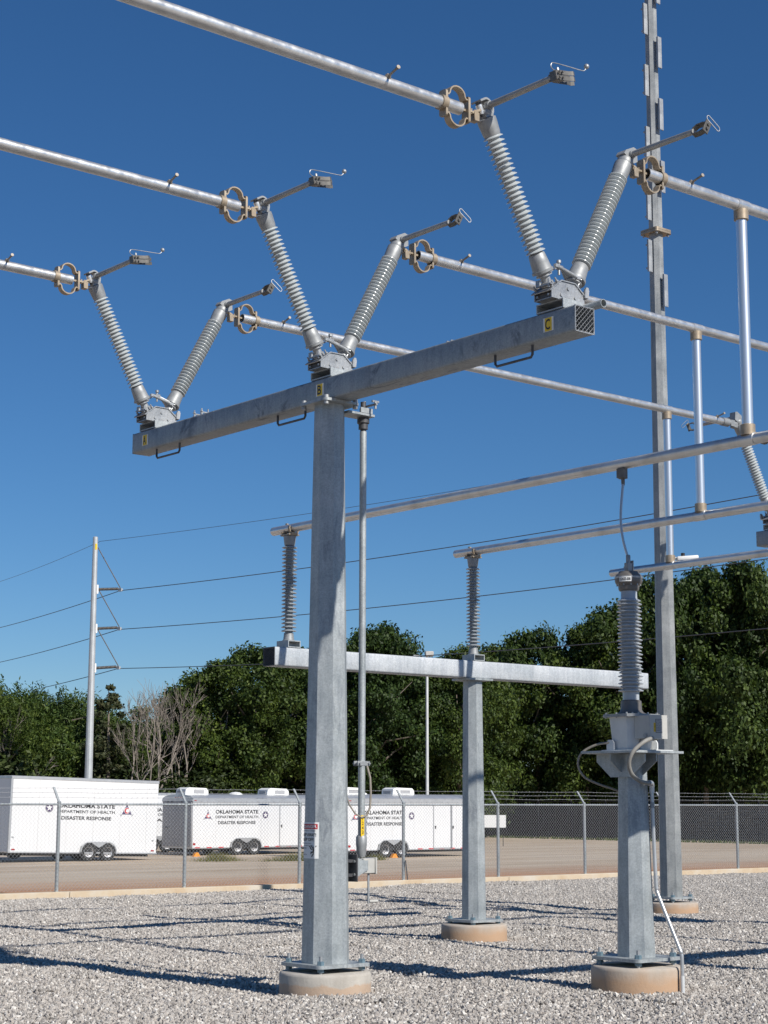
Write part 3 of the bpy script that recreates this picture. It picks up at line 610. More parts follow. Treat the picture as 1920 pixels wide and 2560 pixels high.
# ------------------------------------------------------------------ tubular buses
ZB = 7.835; RB = .057; ZL = 5.40
def pipe(axis, a0, a1, R_=RB, wall=.008, n=24):
    mb = MB(); vs = []
    for rr in (R_, R_ - wall):
        for a in (a0, a1):
            for j in range(n):
                c_, s_ = rr * math.cos(2 * math.pi * j / n), rr * math.sin(2 * math.pi * j / n)
                vs.append((a, c_, s_) if axis == 'x' else (c_, a, s_) if axis == 'y' else (c_, s_, a))
    fs = []
    for j in range(n):
        k = (j + 1) % n; fs += [(j, k, n + k, n + j), (2 * n + j, 3 * n + j, 3 * n + k, 2 * n + k), (j, 2 * n + j, 2 * n + k, k), (n + j, n + k, 3 * n + k, 3 * n + j)]
    return mb.add(vs, fs)
def coupler(t, xe, s):                                   # xe: tube end, s: direction towards the switch
    p1, p2 = xe - s * .19, xe + s * .075
    def plate(x): return MB().prism(rounded(.09, .24, .02), .024, Matrix.Translation((x, 0, 0)) @ Matrix.Rotation(math.pi / 2, 4, 'Z'))
    k = plate(p1); k.cyl((p1 - s * .05, 0, 0), (p1 + s * .012, 0, 0), RB + .012, n=20)
    k.v += []; cp = part('expansion_coupler', k, TAN, t); part('end_plate', plate(p2), TAN, cp)
    for sg in (-1, 1):
        xs_ = []; m_ = (p1 + p2) / 2; hw = abs(p2 - p1) / 2
        xs_ = [(p1 + s * .0, sg * .088), (p1 + s * .03, sg * .085), (p1 + s * .045, sg * .105)] + [(m_ - s * (hw - .045) * math.cos(t_), sg * (.105 + .075 * math.sin(t_))) for t_ in [rad(20 * i) for i in range(1, 9)]] + [(p2 - s * .045, sg * .105), (p2 - s * .03, sg * .085), (p2, sg * .088)]
        part('flex_strap', MB().strap(xs_, .013, .075), TAN, cp)
    tp = MB().box((p2 + s * .07, 0, .0), (.13, .05, .022), bev=.003).box((0, 0, 0), (.20, .055, .024), Matrix.Translation((p2 + s * .14, 0, .035)) @ Matrix.Rotation(-s * rad(26), 4, 'Y'), bev=.003).box((p2 + s * .10, 0, -.035), (.06, .07, .085), bev=.004).box((xe + s * .03, 0, 0), (.09, .02, .02))
    for q in (.05, .09): tp.cyl((p2 + s * q, -.012, -.02), (p2 + s * q, -.012, .03), .009, n=6)
    part('terminal_pad', tp, TAN, cp)
def stud(t, x):
    part('grounding_stud', MB().cyl((x, -.02, .045), (x - .02, -.19, .075), .011, n=10).cyl((x - .019, -.185, .074), (x - .0215, -.2, .0768), .018, n=12).lathe([(.03, 0), (.02, .022)], 10, Matrix.Translation((x, -.035, .048)) @ Matrix.Rotation(rad(50), 4, 'X')), STUDM, t)
nm = {'A': ('far', 'letter A'), 'B': ('middle', 'letter B'), 'C': ('near', 'letter C')}
LBL = {'A': 'shortest silver bus tube at the far left running in to the left switch', 'B': 'silver bus tube from the left edge to the middle vee switch', 'C': 'long silver bus tube slanting down from the top edge to the nearest switch'}
LBR = {'A': 'lowest of three silver bus tubes running right from behind the crossbeam', 'B': 'middle silver bus tube running right, passing under the nearest switch', 'C': 'topmost silver bus tube running right from the nearest switch'}
x_l, x_r = MAIN[0] - 1.20, MAIN[0] + 1.22
for k in 'CBA':
    t = thing('tubular_bus', LBL[k], 'bus tube', (x_l, PH[k], ZB), 0, 'overhead bus tubes')
    part('tube', pipe('x', -16, 0), ALU, t); coupler(t, 0, 1); stud(t, -.85)
    t = thing('tubular_bus', LBR[k], 'bus tube', (x_r, PH[k], ZB - .02), 0, 'overhead bus tubes')
    xe = SEC[0] - 1.2 - x_r
    part('tube', pipe('x', 0, xe), ALU, t); coupler(t, 0, -1); stud(t, .62); stud(t, xe - .25)
    part('end_terminal', MB().cyl((xe - .1, 0, 0), (xe + .05, 0, 0), RB + .01, n=20).box((xe + .13, 0, -.0), (.16, .10, .03), bev=.004).prism(rounded(.1, .1, .015), .012, Matrix.Translation((xe + .1, -.06, -.01))).box((xe + .2, 0, -.02), (.1, .09, .1), bev=.01), CAST, t)
XR = {'C': 13.70, 'B': 16.97, 'A': 20.25}
LLOW = {'C': 'uppermost lower bus tube rising right, joined to the transformer jumper', 'B': 'middle lower bus tube rising to the right from the centre ribbed post', 'A': 'lowest bus tube at right, ending behind the transformer head'}
LRIS = {'C': 'thick bright vertical riser tube at the far right', 'B': 'middle vertical riser tube between upper and lower buses at right', 'A': 'short vertical riser tube just right of the lightning mast'}
for k in 'CBA':
    X_ = XR[k]
    t = thing('tubular_bus', LLOW[k], 'bus tube', (X_, LOW[1] + .36, ZL), 0, 'lower bus tubes')
    part('tube', pipe('y', -9.6, 0), ALU, t)
    t = thing('riser_tube', LRIS[k], 'riser tube', (X_, PH[k], ZL), 0, 'vertical riser tubes')
    part('tube', pipe('z', .06, ZB - .02 - ZL - .06, .056), ALUB, t)
    for z, s in ((0, 1), (ZB - .02 - ZL, -1)):
        c_ = part('tee_fitting', MB().lathe([(.074, .045), (.074, .15), (.066, .155), (.058, .155)][::1], 24, Matrix.Translation((0, 0, z)) @ Matrix.Diagonal((1, 1, s, 1))), TAN, t)
        part('weld_saddle', MB().cyl((-.09 if z else 0, 0 if z else -.09, z), (.09 if z else 0, 0 if z else .09, z), RB + .006, n=24), ALU, c_)

# ------------------------------------------------------------------ lower bus supports and post insulators
def make_low(loc, label):
    t = thing('bus_support', label, 'bus support', (*loc, 0), 0, 'tee shaped bus supports')
    base_plate(t, .235, .60)
    part('pole', octo([(.33, .265), (.262, 3.55)]), GALV, t, ang=20)
    part('cap_plate', MB().prism(rounded(.46, .40, .03), .026, Matrix.Translation((0, 0, 3.563)) @ RX90), GALV, t)
    W_, H_, L_ = .25, .245, 7.12; z0 = 3.58; mb = MB()
    out = rounded(W_, H_, .022, 3); inn = rounded(W_ - .024, H_ - .024, .012, 3); n = len(out); vs = []; fs = []
    for q in (out, inn):
        for x_ in (-L_ / 2, L_ / 2): vs += [(x_, a, z0 + H_ / 2 + b) for a, b in q]
    for i in range(n):
        j = (i + 1) % n; fs += [(i, j, n + j, n + i), (2 * n + i, 3 * n + i, 3 * n + j, 2 * n + j), (i, 2 * n + i, 2 * n + j, j), (n + i, n + j, 3 * n + j, 3 * n + i)]
    bm_ = part('crossbeam', mb.add(vs, fs), GALVL, t)
    for s in (-1, 1):
        me_ = MB(); cw, ch = .034, .03
        for a in range(-8, 9):
            for sg in (-1, 1):
                p = [((a * cw) + (cw / 2 if k % 2 else 0) * sg, k * ch / 2 - .118) for k in range(16)]
                if all(abs(q[0]) < .118 for q in p): me_.tube([(s * (L_ / 2 + .004), q[0], z0 + H_ / 2 + q[1]) for q in p], .0042, 4)
        for sx_ in (-1, 1):
            me_.box((s * (L_ / 2 + .003), sx_ * .119, z0 + H_ / 2), (.008, .008, .24)); me_.box((s * (L_ / 2 + .003), 0, z0 + H_ / 2 + sx_ * .117), (.008, .24, .008))
        part('end_screen', me_, DARK, bm_)
    return t
GALVL = galvanized('pale_galvanized_beam', (.47, .50, .52), (.60, .62, .64), .25)
make_low(LOW, 'short octagonal pole with a pale level crossbeam behind the front pole')
make_low(LOW2, 'matching tee support holding the near ends of the lower buses, out at the right')
pin_me = MB().lathe(shed_profile(.20, 1.345, 23, .05, .10), 32).mesh('porcelain', PORCB, 50)
pcap = MB().lathe([(.085, .092), (.085, .10), (.072, .105), (.066, .15), (.062, .195), (.05, .2)], 20).mesh('bottom_cap', CAST)
ptop = MB().lathe([(.05, 1.34), (.066, 1.345), (.07, 1.36), (.082, 1.45), (.082, 1.47), (.02, 1.472)], 20).mesh('top_cap', CAST)
pst = MB()
pst.box((0, 0, .006), (.20, .25, .012)); pst.box((0, 0, .086), (.20, .25, .012))
for s in (-1, 1): pst.box((s * .094, 0, .046), (.012, .25, .068))
pst = pst.mesh('stool', GALV)
def clampmesh():
    mb = MB().box((0, 0, 1.482), (.17, .20, .02), bev=.004)
    for s in (-1, 1):
        a = [(.078 * math.cos(t), 1.567 + .078 * math.sin(t)) for t in [rad(-150 + 24 * i) for i in range(11)]] if s > 0 else [(.078 * math.cos(t), 1.567 + .078 * math.sin(t)) for t in [rad(-200 + 21 * i) for i in range(11)]]
        mb.strap(a, .014, .035, Matrix.Translation((0, s * .085, 0))); mb.box((0, s * .085, 1.50), (.12, .045, .03), bev=.004)
    return mb.mesh('bus_clamp', TAN)
pcl = clampmesh()
def post(loc, label):
    t = thing('post_insulator', label, 'insulator', loc, 0, 'ribbed bus post insulators')
    ob('stool', pst, t); p_ = ob('porcelain', pin_me, t); ob('bottom_cap', pcap, t); ob('top_cap', ptop, t); ob('bus_clamp', pcl, t); return t
ZP = 3.827
pl = {'C': 'ribbed grey post insulator at the left end of the pale lower crossbeam', 'B': 'ribbed grey post insulator above the short octagonal pole', 'A': 'ribbed grey post insulator hidden behind the transformer'}
for k in 'CBA':
    post((XR[k], LOW[1], ZP), pl[k]); post((XR[k], LOW2[1], ZP), {'C': 'left', 'B': 'middle', 'A': 'right'}[k] + ' ribbed post insulator on the near bus support, out at the right')

# ------------------------------------------------------------------ voltage transformer on its pedestal
t = thing('transformer_pedestal', 'octagonal pedestal with a square plate and gussets under the transformer', 'pedestal', (*PT, 0))
base_plate(t, .305, .66)
part('pole', octo([(.372, .335), (.275, 2.345)]), GALV, t, ang=20)
part('top_plate', MB().box((0, 0, 2.36), (.74, .74, .026), bev=.003), GALV, t)
for a in range(4):
    gm = MB().prism([(.10, 2.345), (.33, 2.345), (.33, 2.27), (.10, 2.10)], .014)
    part('gusset', gm, GALV, t, (0, 0, 0), (0, 0, a * math.pi / 2))
gm = MB().prism([(-.33, 2.344), (.33, 2.344), (.33, 2.265), (.14, 2.11), (-.14, 2.11), (-.33, 2.265)], .014, Matrix.Translation((-.17, 0, 0)) @ Matrix.Rotation(rad(90), 4, 'Z'))
part('face_gusset', gm, GALV, t)
vt = thing('voltage_transformer', 'tall ribbed voltage transformer with a grey tank on the right hand pedestal', 'transformer', (*PT, 2.373))
tank = MB()
oct8 = lambda a, c: [(a, c), (c, a), (-c, a), (-a, c), (-a, -c), (-c, -a), (c, -a), (a, -c)]
def loft(mb, rings):
    vs = [(x_, y_, z) for ring, z in rings for x_, y_ in ring]; n = len(rings[0][0]); fs = []
    for i in range(len(rings) - 1):
        for j in range(n): k = (j + 1) % n; fs.append((i * n + j, i * n + k, (i + 1) * n + k, (i + 1) * n + j))
    fs += [tuple(range(n))[::-1], tuple((len(rings) - 1) * n + j for j in range(n))]; return mb.add(vs, fs)
loft(tank, [(oct8(.175, .09), .012), (oct8(.2, .115), .355)])
part('tank', tank, WHITEM, vt)
lid = MB().prism([(a, b) for a, b in oct8(.245, .16)], .016, Matrix.Translation((0, 0, .365)) @ RX90); ld = part('lid', lid, CAST, vt)
lb_ = MB().prism([(a, b) for a, b in oct8(.245, .16)], .012, Matrix.Translation((0, 0, .35)) @ RX90); part('lid_flange', lb_, CAST, ld)
for a, b in oct8(.225, .14) + [(.225, 0), (-.225, 0), (0, .225), (0, -.225), (.18, -.18), (-.18, -.18), (-.18, .18), (.18, .18)]:
    part('lid_bolt', MB().lathe([(.009, .335), (.009, .388)], 6, Matrix.Translation((a, b, 0))), STEEL, ld)
part('bushing_cone', MB().lathe([(.155, .373), (.15, .382), (.125, .395), (.11, .42), (.105, .51), (.09, .52), (.085, .522)], 28), DARKCAST, vt)
p = [(.084, .518), (.084, .60)]
zz = .60; N = 26; pit = (1.565 - .60) / N
for i in range(N):
    z = .60 + i * pit; R_ = .130 if i % 2 == 0 else .119
    p += [(.086, z), (.092, z + pit * .25), (R_ - .003, z + pit * .30), (R_, z + pit * .33), (R_, z + pit * .50), (R_ - .003, z + pit * .54), (.094, z + pit * .88)]
p += [(.084, 1.57), (.084, 1.655)]
part('porcelain', MB().lathe(p, 36), PORCT, vt, ang=55)
hdv = part('head', MB().lathe([(.088, 1.645), (.10, 1.65), (.108, 1.67), (.108, 1.70), (.135, 1.725), (.143, 1.75), (.143, 1.79), (.13, 1.815), (.105, 1.835), (.10, 1.85), (.02, 1.858)], 32), DARKCAST, vt)
part('head_band', MB().lathe([(.1445, 1.775), (.1462, 1.78), (.1462, 1.793), (.142, 1.795)], 32), STEEL, hdv)
for i in range(10):
    a = 2 * math.pi * (i + .5) / 10; part('head_bolt', MB().cyl((.12 * math.cos(a), .12 * math.sin(a), 1.70), (.12 * math.cos(a), .12 * math.sin(a), 1.722), .008, n=6), STEEL, hdv)
def hw(a, zc, off=.1478): return Vector((off * math.cos(a), off * math.sin(a), zc))
AC = rad(208)
mb = MB(); n = 10
for i in range(n):
    a0, a1 = AC - .45 + .9 * i / n, AC - .45 + .9 * (i + 1) / n
    mb.add([hw(a0, 1.735), hw(a1, 1.735), hw(a1, 1.785), hw(a0, 1.785)], [(0, 1, 2, 3)])
lbp = part('serial_plate', mb, WHT, vt)
ob('serial_number', textmesh('163633-008', lambda a, b: hw(AC + a / .149, 1.744 + b, .1492), BLK, width=.115, height=.032, bold=.02, name='serial_number', sub=True), lbp)
part('line_terminal', MB().box((.045, 0, 1.915), (.014, .06, .11), bev=.002).box((0, 0, 1.90), (.075, .05, .085), bev=.004).lathe([(.02, 1.855), (.02, 1.87)], 10), CAST, vt)
tb = part('terminal_box', MB().box((-.03, -.285, .235), (.26, .20, .235), bev=.004), BOXG, vt)
part('box_door', MB().box((-.03, -.388, .235), (.262, .01, .24), bev=.002), BOXG, tb)
npl = part('nameplate', MB().box((-.03, -.3945, .245), (.088, .003, .13)), GREYP, tb); part('nameplate_border', MB().box((-.03, -.3935, .245), (.096, .003, .138)), BLK, npl)
for i in range(7): ob('nameplate_line', textmesh(['VOLTAGE', 'KV 69', 'HZ 60', 'BIL 350', '600:1', 'OIL', 'SERIAL'][i], lambda a, b, i=i: Vector((-.068 + a, -.3965, .293 - i * .0165 + b)), BLK, height=.009, align='LEFT', width=.06 + .01 * (i % 3), name='nameplate_line'), npl)
yt = part('number_tag', MB().box((-.094, -.3945, .23), (.024, .003, .09)), YEL, tb)
for i, ch in enumerate('2875'): ob('digit', textmesh(ch, lambda a, b, i=i: Vector((-.094 + a, -.3968, .252 - i * .02 + b)), BLK, width=.012, height=.016, bold=.015, name='digit'), yt)
part('latch_ring', MB().tube([(.115 + .018 * math.cos(rad(q)), -.37, .335 + .018 * math.sin(rad(q))) for q in range(0, 360, 30)], .005, 6, closed=True).box((.102, -.37, .335), (.02, .02, .02)), STEEL, tb)
part('drain_knob', MB().cyl((-.155, -.33, .15), (-.172, -.33, .15), .022, n=12), CAST, tb)
for sx_, sy_ in ((-.21, .1), (.2, -.12), (-.05, -.21), (.19, .12)):
    part('lifting_lug', MB().prism([(-.05, 0), (.05, 0), (.05, .08), (.03, .11), (-.03, .11), (-.05, .08)], .016, Matrix.Translation((sx_, sy_, .003)) @ Matrix.Rotation(rad(90 if abs(sx_) > .15 else 0), 4, 'Z')), WHITEM, vt)
part('foot_plate', MB().box((0, 0, .007), (.44, .44, .011)).box((.17, -.24, .007), (.26, .1, .012)), WHITEM, vt)
# conduits
t = thing('conduit', 'flexible and rigid grey conduit running from the transformer box down the pedestal', 'conduit', (PT[0], PT[1], 0))
part('flexible_hose', MB().tube(smooth([(-.06, -.34, 2.49), (-.17, -.41, 2.487), (-.31, -.44, 2.45), (-.42, -.40, 2.36), (-.445, -.36, 2.25), (-.38, -.33, 2.14), (-.22, -.29, 2.07), (-.05, -.24, 2.05), (.03, -.215, 2.05)]), .021, 12), FLEX, t, ang=80)
part('elbow', MB().tube(smooth([(-.01, -.225, 2.05), (.04, -.21, 2.05), (.066, -.196, 2.035), (.07, -.192, 1.99), (.07, -.192, 1.95)], 3), .027, 14), TRG, t, ang=60)
part('rigid_pipe', MB().tube(smooth([(.07, -.192, 1.97), (.075, -.20, 1.5), (.078, -.212, 1.1), (.081, -.217, 1.0), (.086, -.234, .94), (.126, -.455, .44), (.131, -.478, .38), (.132, -.482, .31), (.132, -.482, .12)]), .019, 14), TRG, t, ang=80)
part('pipe_coupling', MB().cyl((.071, -.193, 1.86), (.071, -.193, 1.80), .023, n=14), CAST, t)
part('ground_stub', MB().cyl((.132, -.482, -.03), (.132, -.482, .17), .023, n=12), WHITEM, t)
# keep the conduit clear of the round footing by leaning it over the edge
t = thing('conduit', 'thin brown hose looping behind the left side of the transformer plate', 'conduit', (PT[0], PT[1], 2.3))
part('hose', MB().tube(smooth([(-.2, .1, .16), (-.27, .24, .14), (-.34, .38, .06), (-.36, .42, -.06), (-.32, .38, -.18), (-.22, .3, -.25), (-.08, .19, -.31), (.02, .13, -.36)]), .012, 10), BRAID, t, ang=80)
# jumper up to the lower bus
JY = 12.46
t = thing('jumper_cable', 'slim curved aluminium jumper from the transformer head up to the bus tube', 'cable', (PT[0], PT[1], 4.3))
ja = Vector((0, 0, .07)); jb = Vector((XR['C'] - PT[0], JY - PT[1], ZL - 4.3 - .2))
pts = []
for i in range(15):
    s_ = i / 14; q = ja.lerp(jb, s_); q += Vector((-.055, .04, 0)) * math.sin(math.pi * s_) * (1 - .5 * s_); pts.append(q)
part('strand', MB().tube(smooth(pts, 2), .0135, 10), STRAND, t, ang=80)
part('lower_lug', MB().lathe([(.024, .0), (.024, .09), (.018, .1)], 12).box((0, 0, -.03), (.05, .03, .06)), CAST, t)
part('upper_clamp', MB().lathe([(.017, -.03), (.02, 0), (.02, .05)], 10, Matrix.Translation(jb)).box(tuple(jb + Vector((0, 0, .10))), (.06, .09, .12), bev=.006).box(tuple(jb + Vector((-.035, 0, .10))), (.02, .1, .1)), DARKCAST, t)

# ------------------------------------------------------------------ lightning mast
t = thing('lightning_mast', 'tall slender grey mast with alternating step brackets at right', 'mast', (*MAST, 0))
base_plate(t, .235, .58)
part('lower_shaft', octo([(.375, .265), (.243, 12.13)]), GALVM, t, ang=20)
part('upper_shaft', octo([(.243, 12.21), (.19, 19.5)]), GALVM, t, ang=20)
part('flange', MB().prism(rounded(.42, .42, .05), .036, Matrix.Translation((0, 0, 12.15)) @ RX90).prism(rounded(.42, .42, .05), .036, Matrix.Translation((0, 0, 12.19)) @ RX90), TAN, t)
for i in range(4):
    a = rad(45 + 90 * i); part('flange_bolt', MB().lathe([(.022, 12.09), (.022, 12.132)], 6, Matrix.Translation((.22 * math.cos(a), .22 * math.sin(a), 0))), STEEL, t)
rvec = Vector((math.sin(YAW), -math.cos(YAW)))
for s, tops in ((-1, (18.99, 17.78, 16.58, 15.37, 14.16, 12.97, 11.99)), (1, (18.39, 17.18, 15.91, 14.70, 13.49, 11.33))):
    for zt in tops:
        wv = .243 if zt < 12.2 else .243 + (.19 - .243) * (zt - 12.2) / 7.3
        # ladder-clip channel standing off the shaft: along +-(X) for right, along Y for left
        mb = MB(); mb.box((0, 0, 0), (.10, .012, .605)); mb.box((.046, .018, 0), (.008, .028, .605)); mb.box((-.046, .018, 0), (.008, .028, .605))
        for z in (-.22, .22): mb.box((0, .05, z), (.03, .09, .03))
        part('step_bracket', mb, STEEL, t, (0, -(wv / 2 + .09), zt - .3) if s > 0 else (-(wv / 2 + .075), -.03, zt - .3), (0, 0, 0))
t = thing('area_light', 'small white flat area lamp on the mast behind the short riser tube', 'lamp', (MAST[0], MAST[1], 6.10))
part('arm', MB().cyl((.1, -.08, .05), (.24, -.19, .05), .025, n=10), STEEL, t)
part('housing', MB().box((0, 0, .05), (.38, .17, .075), bev=.02, seg=2), WHT, t, (.33, -.275, 0), (0, rad(-4), rad(-40)))
part('photocell', MB().lathe([(.035, .08), (.035, .13), (.02, .135)], 14), BLK, t, (.27, -.22, .01))
part('lens', MB().box((0, 0, .008), (.30, .12, .012)), WHT, t, (.33, -.275, 0), (0, rad(-4), rad(-40)))

# ------------------------------------------------------------------ chain link fence
FX0, SP, NP = 17.78 - 3.0 * 6, 3.0, 22
ZR = 1.80; ZC = .10
fence = thing('chain_link_fence', 'grey chain link fence with barbed wire along the concrete curb', 'fence', (FX0, FY, ZC))
post_me = MB().lathe([(.037, -.05), (.037, ZR - ZC + .02), (.042, ZR - ZC + .025), (.042, ZR - ZC + .05), (.02, ZR - ZC + .07)], 14).mesh('post', GALV)
arm_me = MB().box((0, 0, .17), (.045, .022, .42), Matrix.Translation((0, 0, ZR - ZC + .04)) @ Matrix.Rotation(rad(-38), 4, 'X')).mesh('barb_arm', GALV)
LP = SP
fab = MB(); dw = .042; dh = .042; nx = int(LP / dw); nzr = int((ZR - ZC - .03) / dh)
for i in range(nx + 1):
    p = [(i * dw + (dw / 2 if (k + i) % 2 else -dw / 2) * 1.0, .004 * (1 if k % 2 else -1), .03 + k * dh) for k in range(nzr + 1)]
    p = [(min(max(a, 0), LP), b, c_) for a, b, c_ in p]
    p.append((p[-1][0], 0, p[-1][2] + .075))
    fab.tube(p, .0032, 3, cap=False)
CHAIN = mat('galvanized_wire', (.50, .51, .52), .45, .5)
fab_me = fab.mesh('mesh_fabric', CHAIN, 180)
for i in range(NP):
    pp = ob('post', post_me, fence, (i * SP, .0, 0)); ob('barb_arm', arm_me, pp)
    if i < NP - 1:
        ob('mesh_fabric', fab_me, fence, (i * SP, -.04, 0))
part('top_rail', MB().cyl((0, 0, ZR - ZC), ((NP - 1) * SP, 0, ZR - ZC), .021, n=12), GALV, fence)
for q in (.13, .25, .36):
    mb = MB(); L = (NP - 1) * SP; rng = random.Random(int(q * 100))
    yy = q * math.sin(rad(38)) + .0; z_ = ZR - ZC + .04 + q * math.cos(rad(38))
    pts = []
    for i in range(NP - 1):
        for k in range(6):
            s_ = k / 6; pts.append((i * SP + s_ * SP, yy, z_ - .02 * 4 * s_ * (1 - s_) * rng.uniform(.3, 1.)))
    pts.append((L, yy, z_)); mb.tube(pts, .0032, 4)
    x_ = .05
    while x_ < L:
        a = rng.uniform(0, 3.14); d = Vector((.3, math.cos(a), math.sin(a))).normalized() * .022
        c_ = Vector((x_, yy, z_ - .008)); mb.cyl(tuple(c_ - d), tuple(c_ + d), .0024, n=3); x_ += .127
    part('barbed_wire', mb, CHAIN, fence, ang=180)
part('brace_tail', MB().box((0, 0, .22), (.03, .006, .5), Matrix.Translation((.06, -.08, -.02)) @ Matrix.Rotation(rad(-8), 4, 'Y')), DARK, fence, (9 * SP, 0, 0))

# ------------------------------------------------------------------ far black fence
bf = thing('black_fence', 'long dark screened fence across the back of the dirt lot', 'fence', (84, 66, -.47))
FL = 55
me_ = MB(); 
for i in range(int(FL / .14)): me_.box((0, -12 + i * .14, 1.18), (.02, .122, 2.2))
part('screen_slats', me_, BLACKMESH, bf)['kind'] = 'stuff'
for i in range(19): part('post', MB().lathe([(.05, 0), (.05, 2.5), (.02, 2.55)], 8), BLACKMESH, bf, (-.05, -12 + i * 3.05, 0))
part('top_rail', MB().cyl((-.05, -12, 2.42), (-.05, FL - 12, 2.42), .03, n=8), BLACKMESH, bf)
gs = MB(); rng = random.Random(4)
for i in range(2600):
    x_ = 82.2 + rng.random() * 1.6; y_ = 54 + rng.random() * 52; hh = .08 + .16 * rng.random(); a = rng.uniform(0, 6.28)
    gs.add([(x_ - .04 * math.cos(a), y_ - .04 * math.sin(a), -.45), (x_ + .04 * math.cos(a), y_ + .04 * math.sin(a), -.45), (x_ + rng.uniform(-.05, .05), y_ + rng.uniform(-.05, .05), -.45 + hh)], [(0, 1, 2)])
GRASSM = leafmat('verge_grass', (.07, .095, .025), (.10, .12, .035), (.15, .15, .05))
tag(part('grass_verge', gs, GRASSM, None), 'thin strip of green grass along the foot of the black fence', None, kind='stuff')

# ------------------------------------------------------------------ trailers
GZ = -.45
def wheel(t, x_, y_, R_=.345):
    wl = part('wheel', MB().lathe([(.2, -.1), (R_ - .02, -.105), (R_, -.08), (R_, .08), (R_ - .02, .105), (.2, .1)], 32, Matrix.Rotation(math.pi / 2, 4, 'X'), cap=False), TYRE, t, (x_, y_, R_))
    rim = part('rim', MB().lathe([(.001, .05), (.07, .06), (.075, .03), (.17, .02), (.19, .09), (.205, .1), (.205, -.09)], 28, Matrix.Rotation(math.pi / 2, 4, 'X'), cap=False), CHROME, wl)
    mb = MB()
    for i in range(8):
        a = 2 * math.pi * i / 8; mb.cyl((.12 * math.cos(a), -.04, .12 * math.sin(a)), (.12 * math.cos(a), -.028, .12 * math.sin(a)), .022, n=10)
    part('rim_hole', mb, UNDER, wl)
def fender(t, xa, xb, y_, R_=.40, z=.345):
    o_ = []; arc = [(xa - R_ * math.cos(rad(a)), z + R_ * math.sin(rad(a))) for a in range(0, 100, 10)] + [(xb + R_ * math.sin(rad(a)), z + R_ * math.cos(rad(a))) for a in range(0, 100, 10)]
    inn = [(xb + .345 * math.cos(rad(a)), z + .37 * math.sin(rad(a))) for a in range(0, 140, 10)] + [((xa + xb) / 2, z + .17)] + [(xa - .345 * math.cos(rad(a)), z + .37 * math.sin(rad(a))) for a in range(130, -10, -10)]
    part('fender', MB().prism(arc + inn, .03, Matrix.Translation((0, y_ - .01, 0))), TRG, t)
    part('wheel_well', MB().prism([(xa - .37, .3), (xb + .37, .3), (xb + .35, .55), (xb + .1, .70), (xa - .1, .70), (xa - .35, .55)], .008, Matrix.Translation((0, -.006, 0))), UNDER, t)
def emblem(t, x_, y_, z_, kind, s=.3):
    if kind == 'star':
        ring = MB().cyl((x_, y_, z_), (x_, y_ - .004, z_), s * .5, n=28); e_ = part('star_emblem', ring, GREYP, t)
        part('emblem_disc', MB().cyl((x_, y_ - .002, z_), (x_, y_ - .006, z_), s * .42, n=28), PURP, e_)
        st = [(x_ + (s * .40 if i % 2 == 0 else s * .16) * math.sin(math.pi * i / 5), z_ + (s * .40 if i % 2 == 0 else s * .16) * math.cos(math.pi * i / 5)) for i in range(10)]
        part('star', MB().prism(st, .004, Matrix.Translation((0, y_ - .008, 0))), WHT, e_)
    else:
        e_ = part('triangle_emblem', MB().prism([(x_ - s * .55, z_ - s * .4), (x_ + s * .55, z_ - s * .4), (x_, z_ + s * .55)], .004, Matrix.Translation((0, y_ - .002, 0))), PURP, t)
        part('emblem_disc', MB().cyl((x_, y_ - .004, z_ - s * .05), (x_, y_ - .007, z_ - s * .05), s * .3, n=20), WHT, e_)
        part('crescent', MB().prism([(x_ + s * .26 * math.cos(rad(a)), z_ - s * .05 + s * .26 * math.sin(rad(a))) for a in range(40, 330, 15)] + [(x_ + s * .05 + s * .17 * math.cos(rad(a)), z_ - s * .05 + s * .17 * math.sin(rad(a))) for a in range(320, 40, -15)], .004, Matrix.Translation((0, y_ - .009, 0))), RED, e_)
        for a, b in ((-.62, -.46), (.62, -.46), (0, .66)): part('emblem_dot', MB().cyl((x_ + a * s, y_ - .001, z_ + b * s), (x_ + a * s, y_ - .004, z_ + b * s), .035, n=10), GREYP, e_)
def lettering(t, x_, y_, z_, L3, wd):
    for s_, dz, hh, k, b in ((L3[0], 0, .165, 1., .028), (L3[1], -.20, .115, 1., .012), (L3[2], -.46, .14, .88, .022)):
        if s_: ob('lettering', textmesh(s_, lambda a, b_, dz=dz: Vector((x_ + a, y_ - .004, z_ + dz + b_)), BLK, width=wd * k, height=hh, bold=b), t)
TXT = ('OKLAHOMA STATE', 'DEPARTMENT OF HEALTH', 'DISASTER RESPONSE')
# tall box trailer at the left
t = thing('box_trailer', 'tall white box trailer at the far left behind the fence', 'trailer', (36.6, 61.4, GZ), 0, 'white trailers in the dirt lot'); t.rotation_euler = (0, rad(1.3), 0)
x0, x1 = -3.92, 2.72
part('body', MB().box(((x0 + x1) / 2, 1.2, 1.72), (x1 - x0, 2.4, 2.84), bev=.03), TRW, t)
part('roof_trim', MB().box(((x0 + x1) / 2, 1.2, 3.14), (x1 - x0 + .03, 2.43, .13), bev=.02), TRG, t)
part('corner_post', MB().box((x0 + .02, .02, 1.70), (.10, .06, 2.78), bev=.01), TRG, t); part('floor_rail', MB().box(((x0 + x1) / 2, .01, .315), (x1 - x0 + .02, .05, .05)), TRG, t)
part('chassis', MB().box(((x0 + x1) / 2, 1.2, .24), (x1 - x0 - .3, 1.6, .12)).box((x0 - .5, 1.2, .26), (1.2, .1, .1)), UNDER, t)
for x_ in (-.43, .43):
    wheel(t, x_, .05); wheel(t, x_, 2.3)
fender(t, -.43, .43, -.06)
for x_ in (x0 + .9, x0 + 1.8): wheel(t, x_, 2.9)
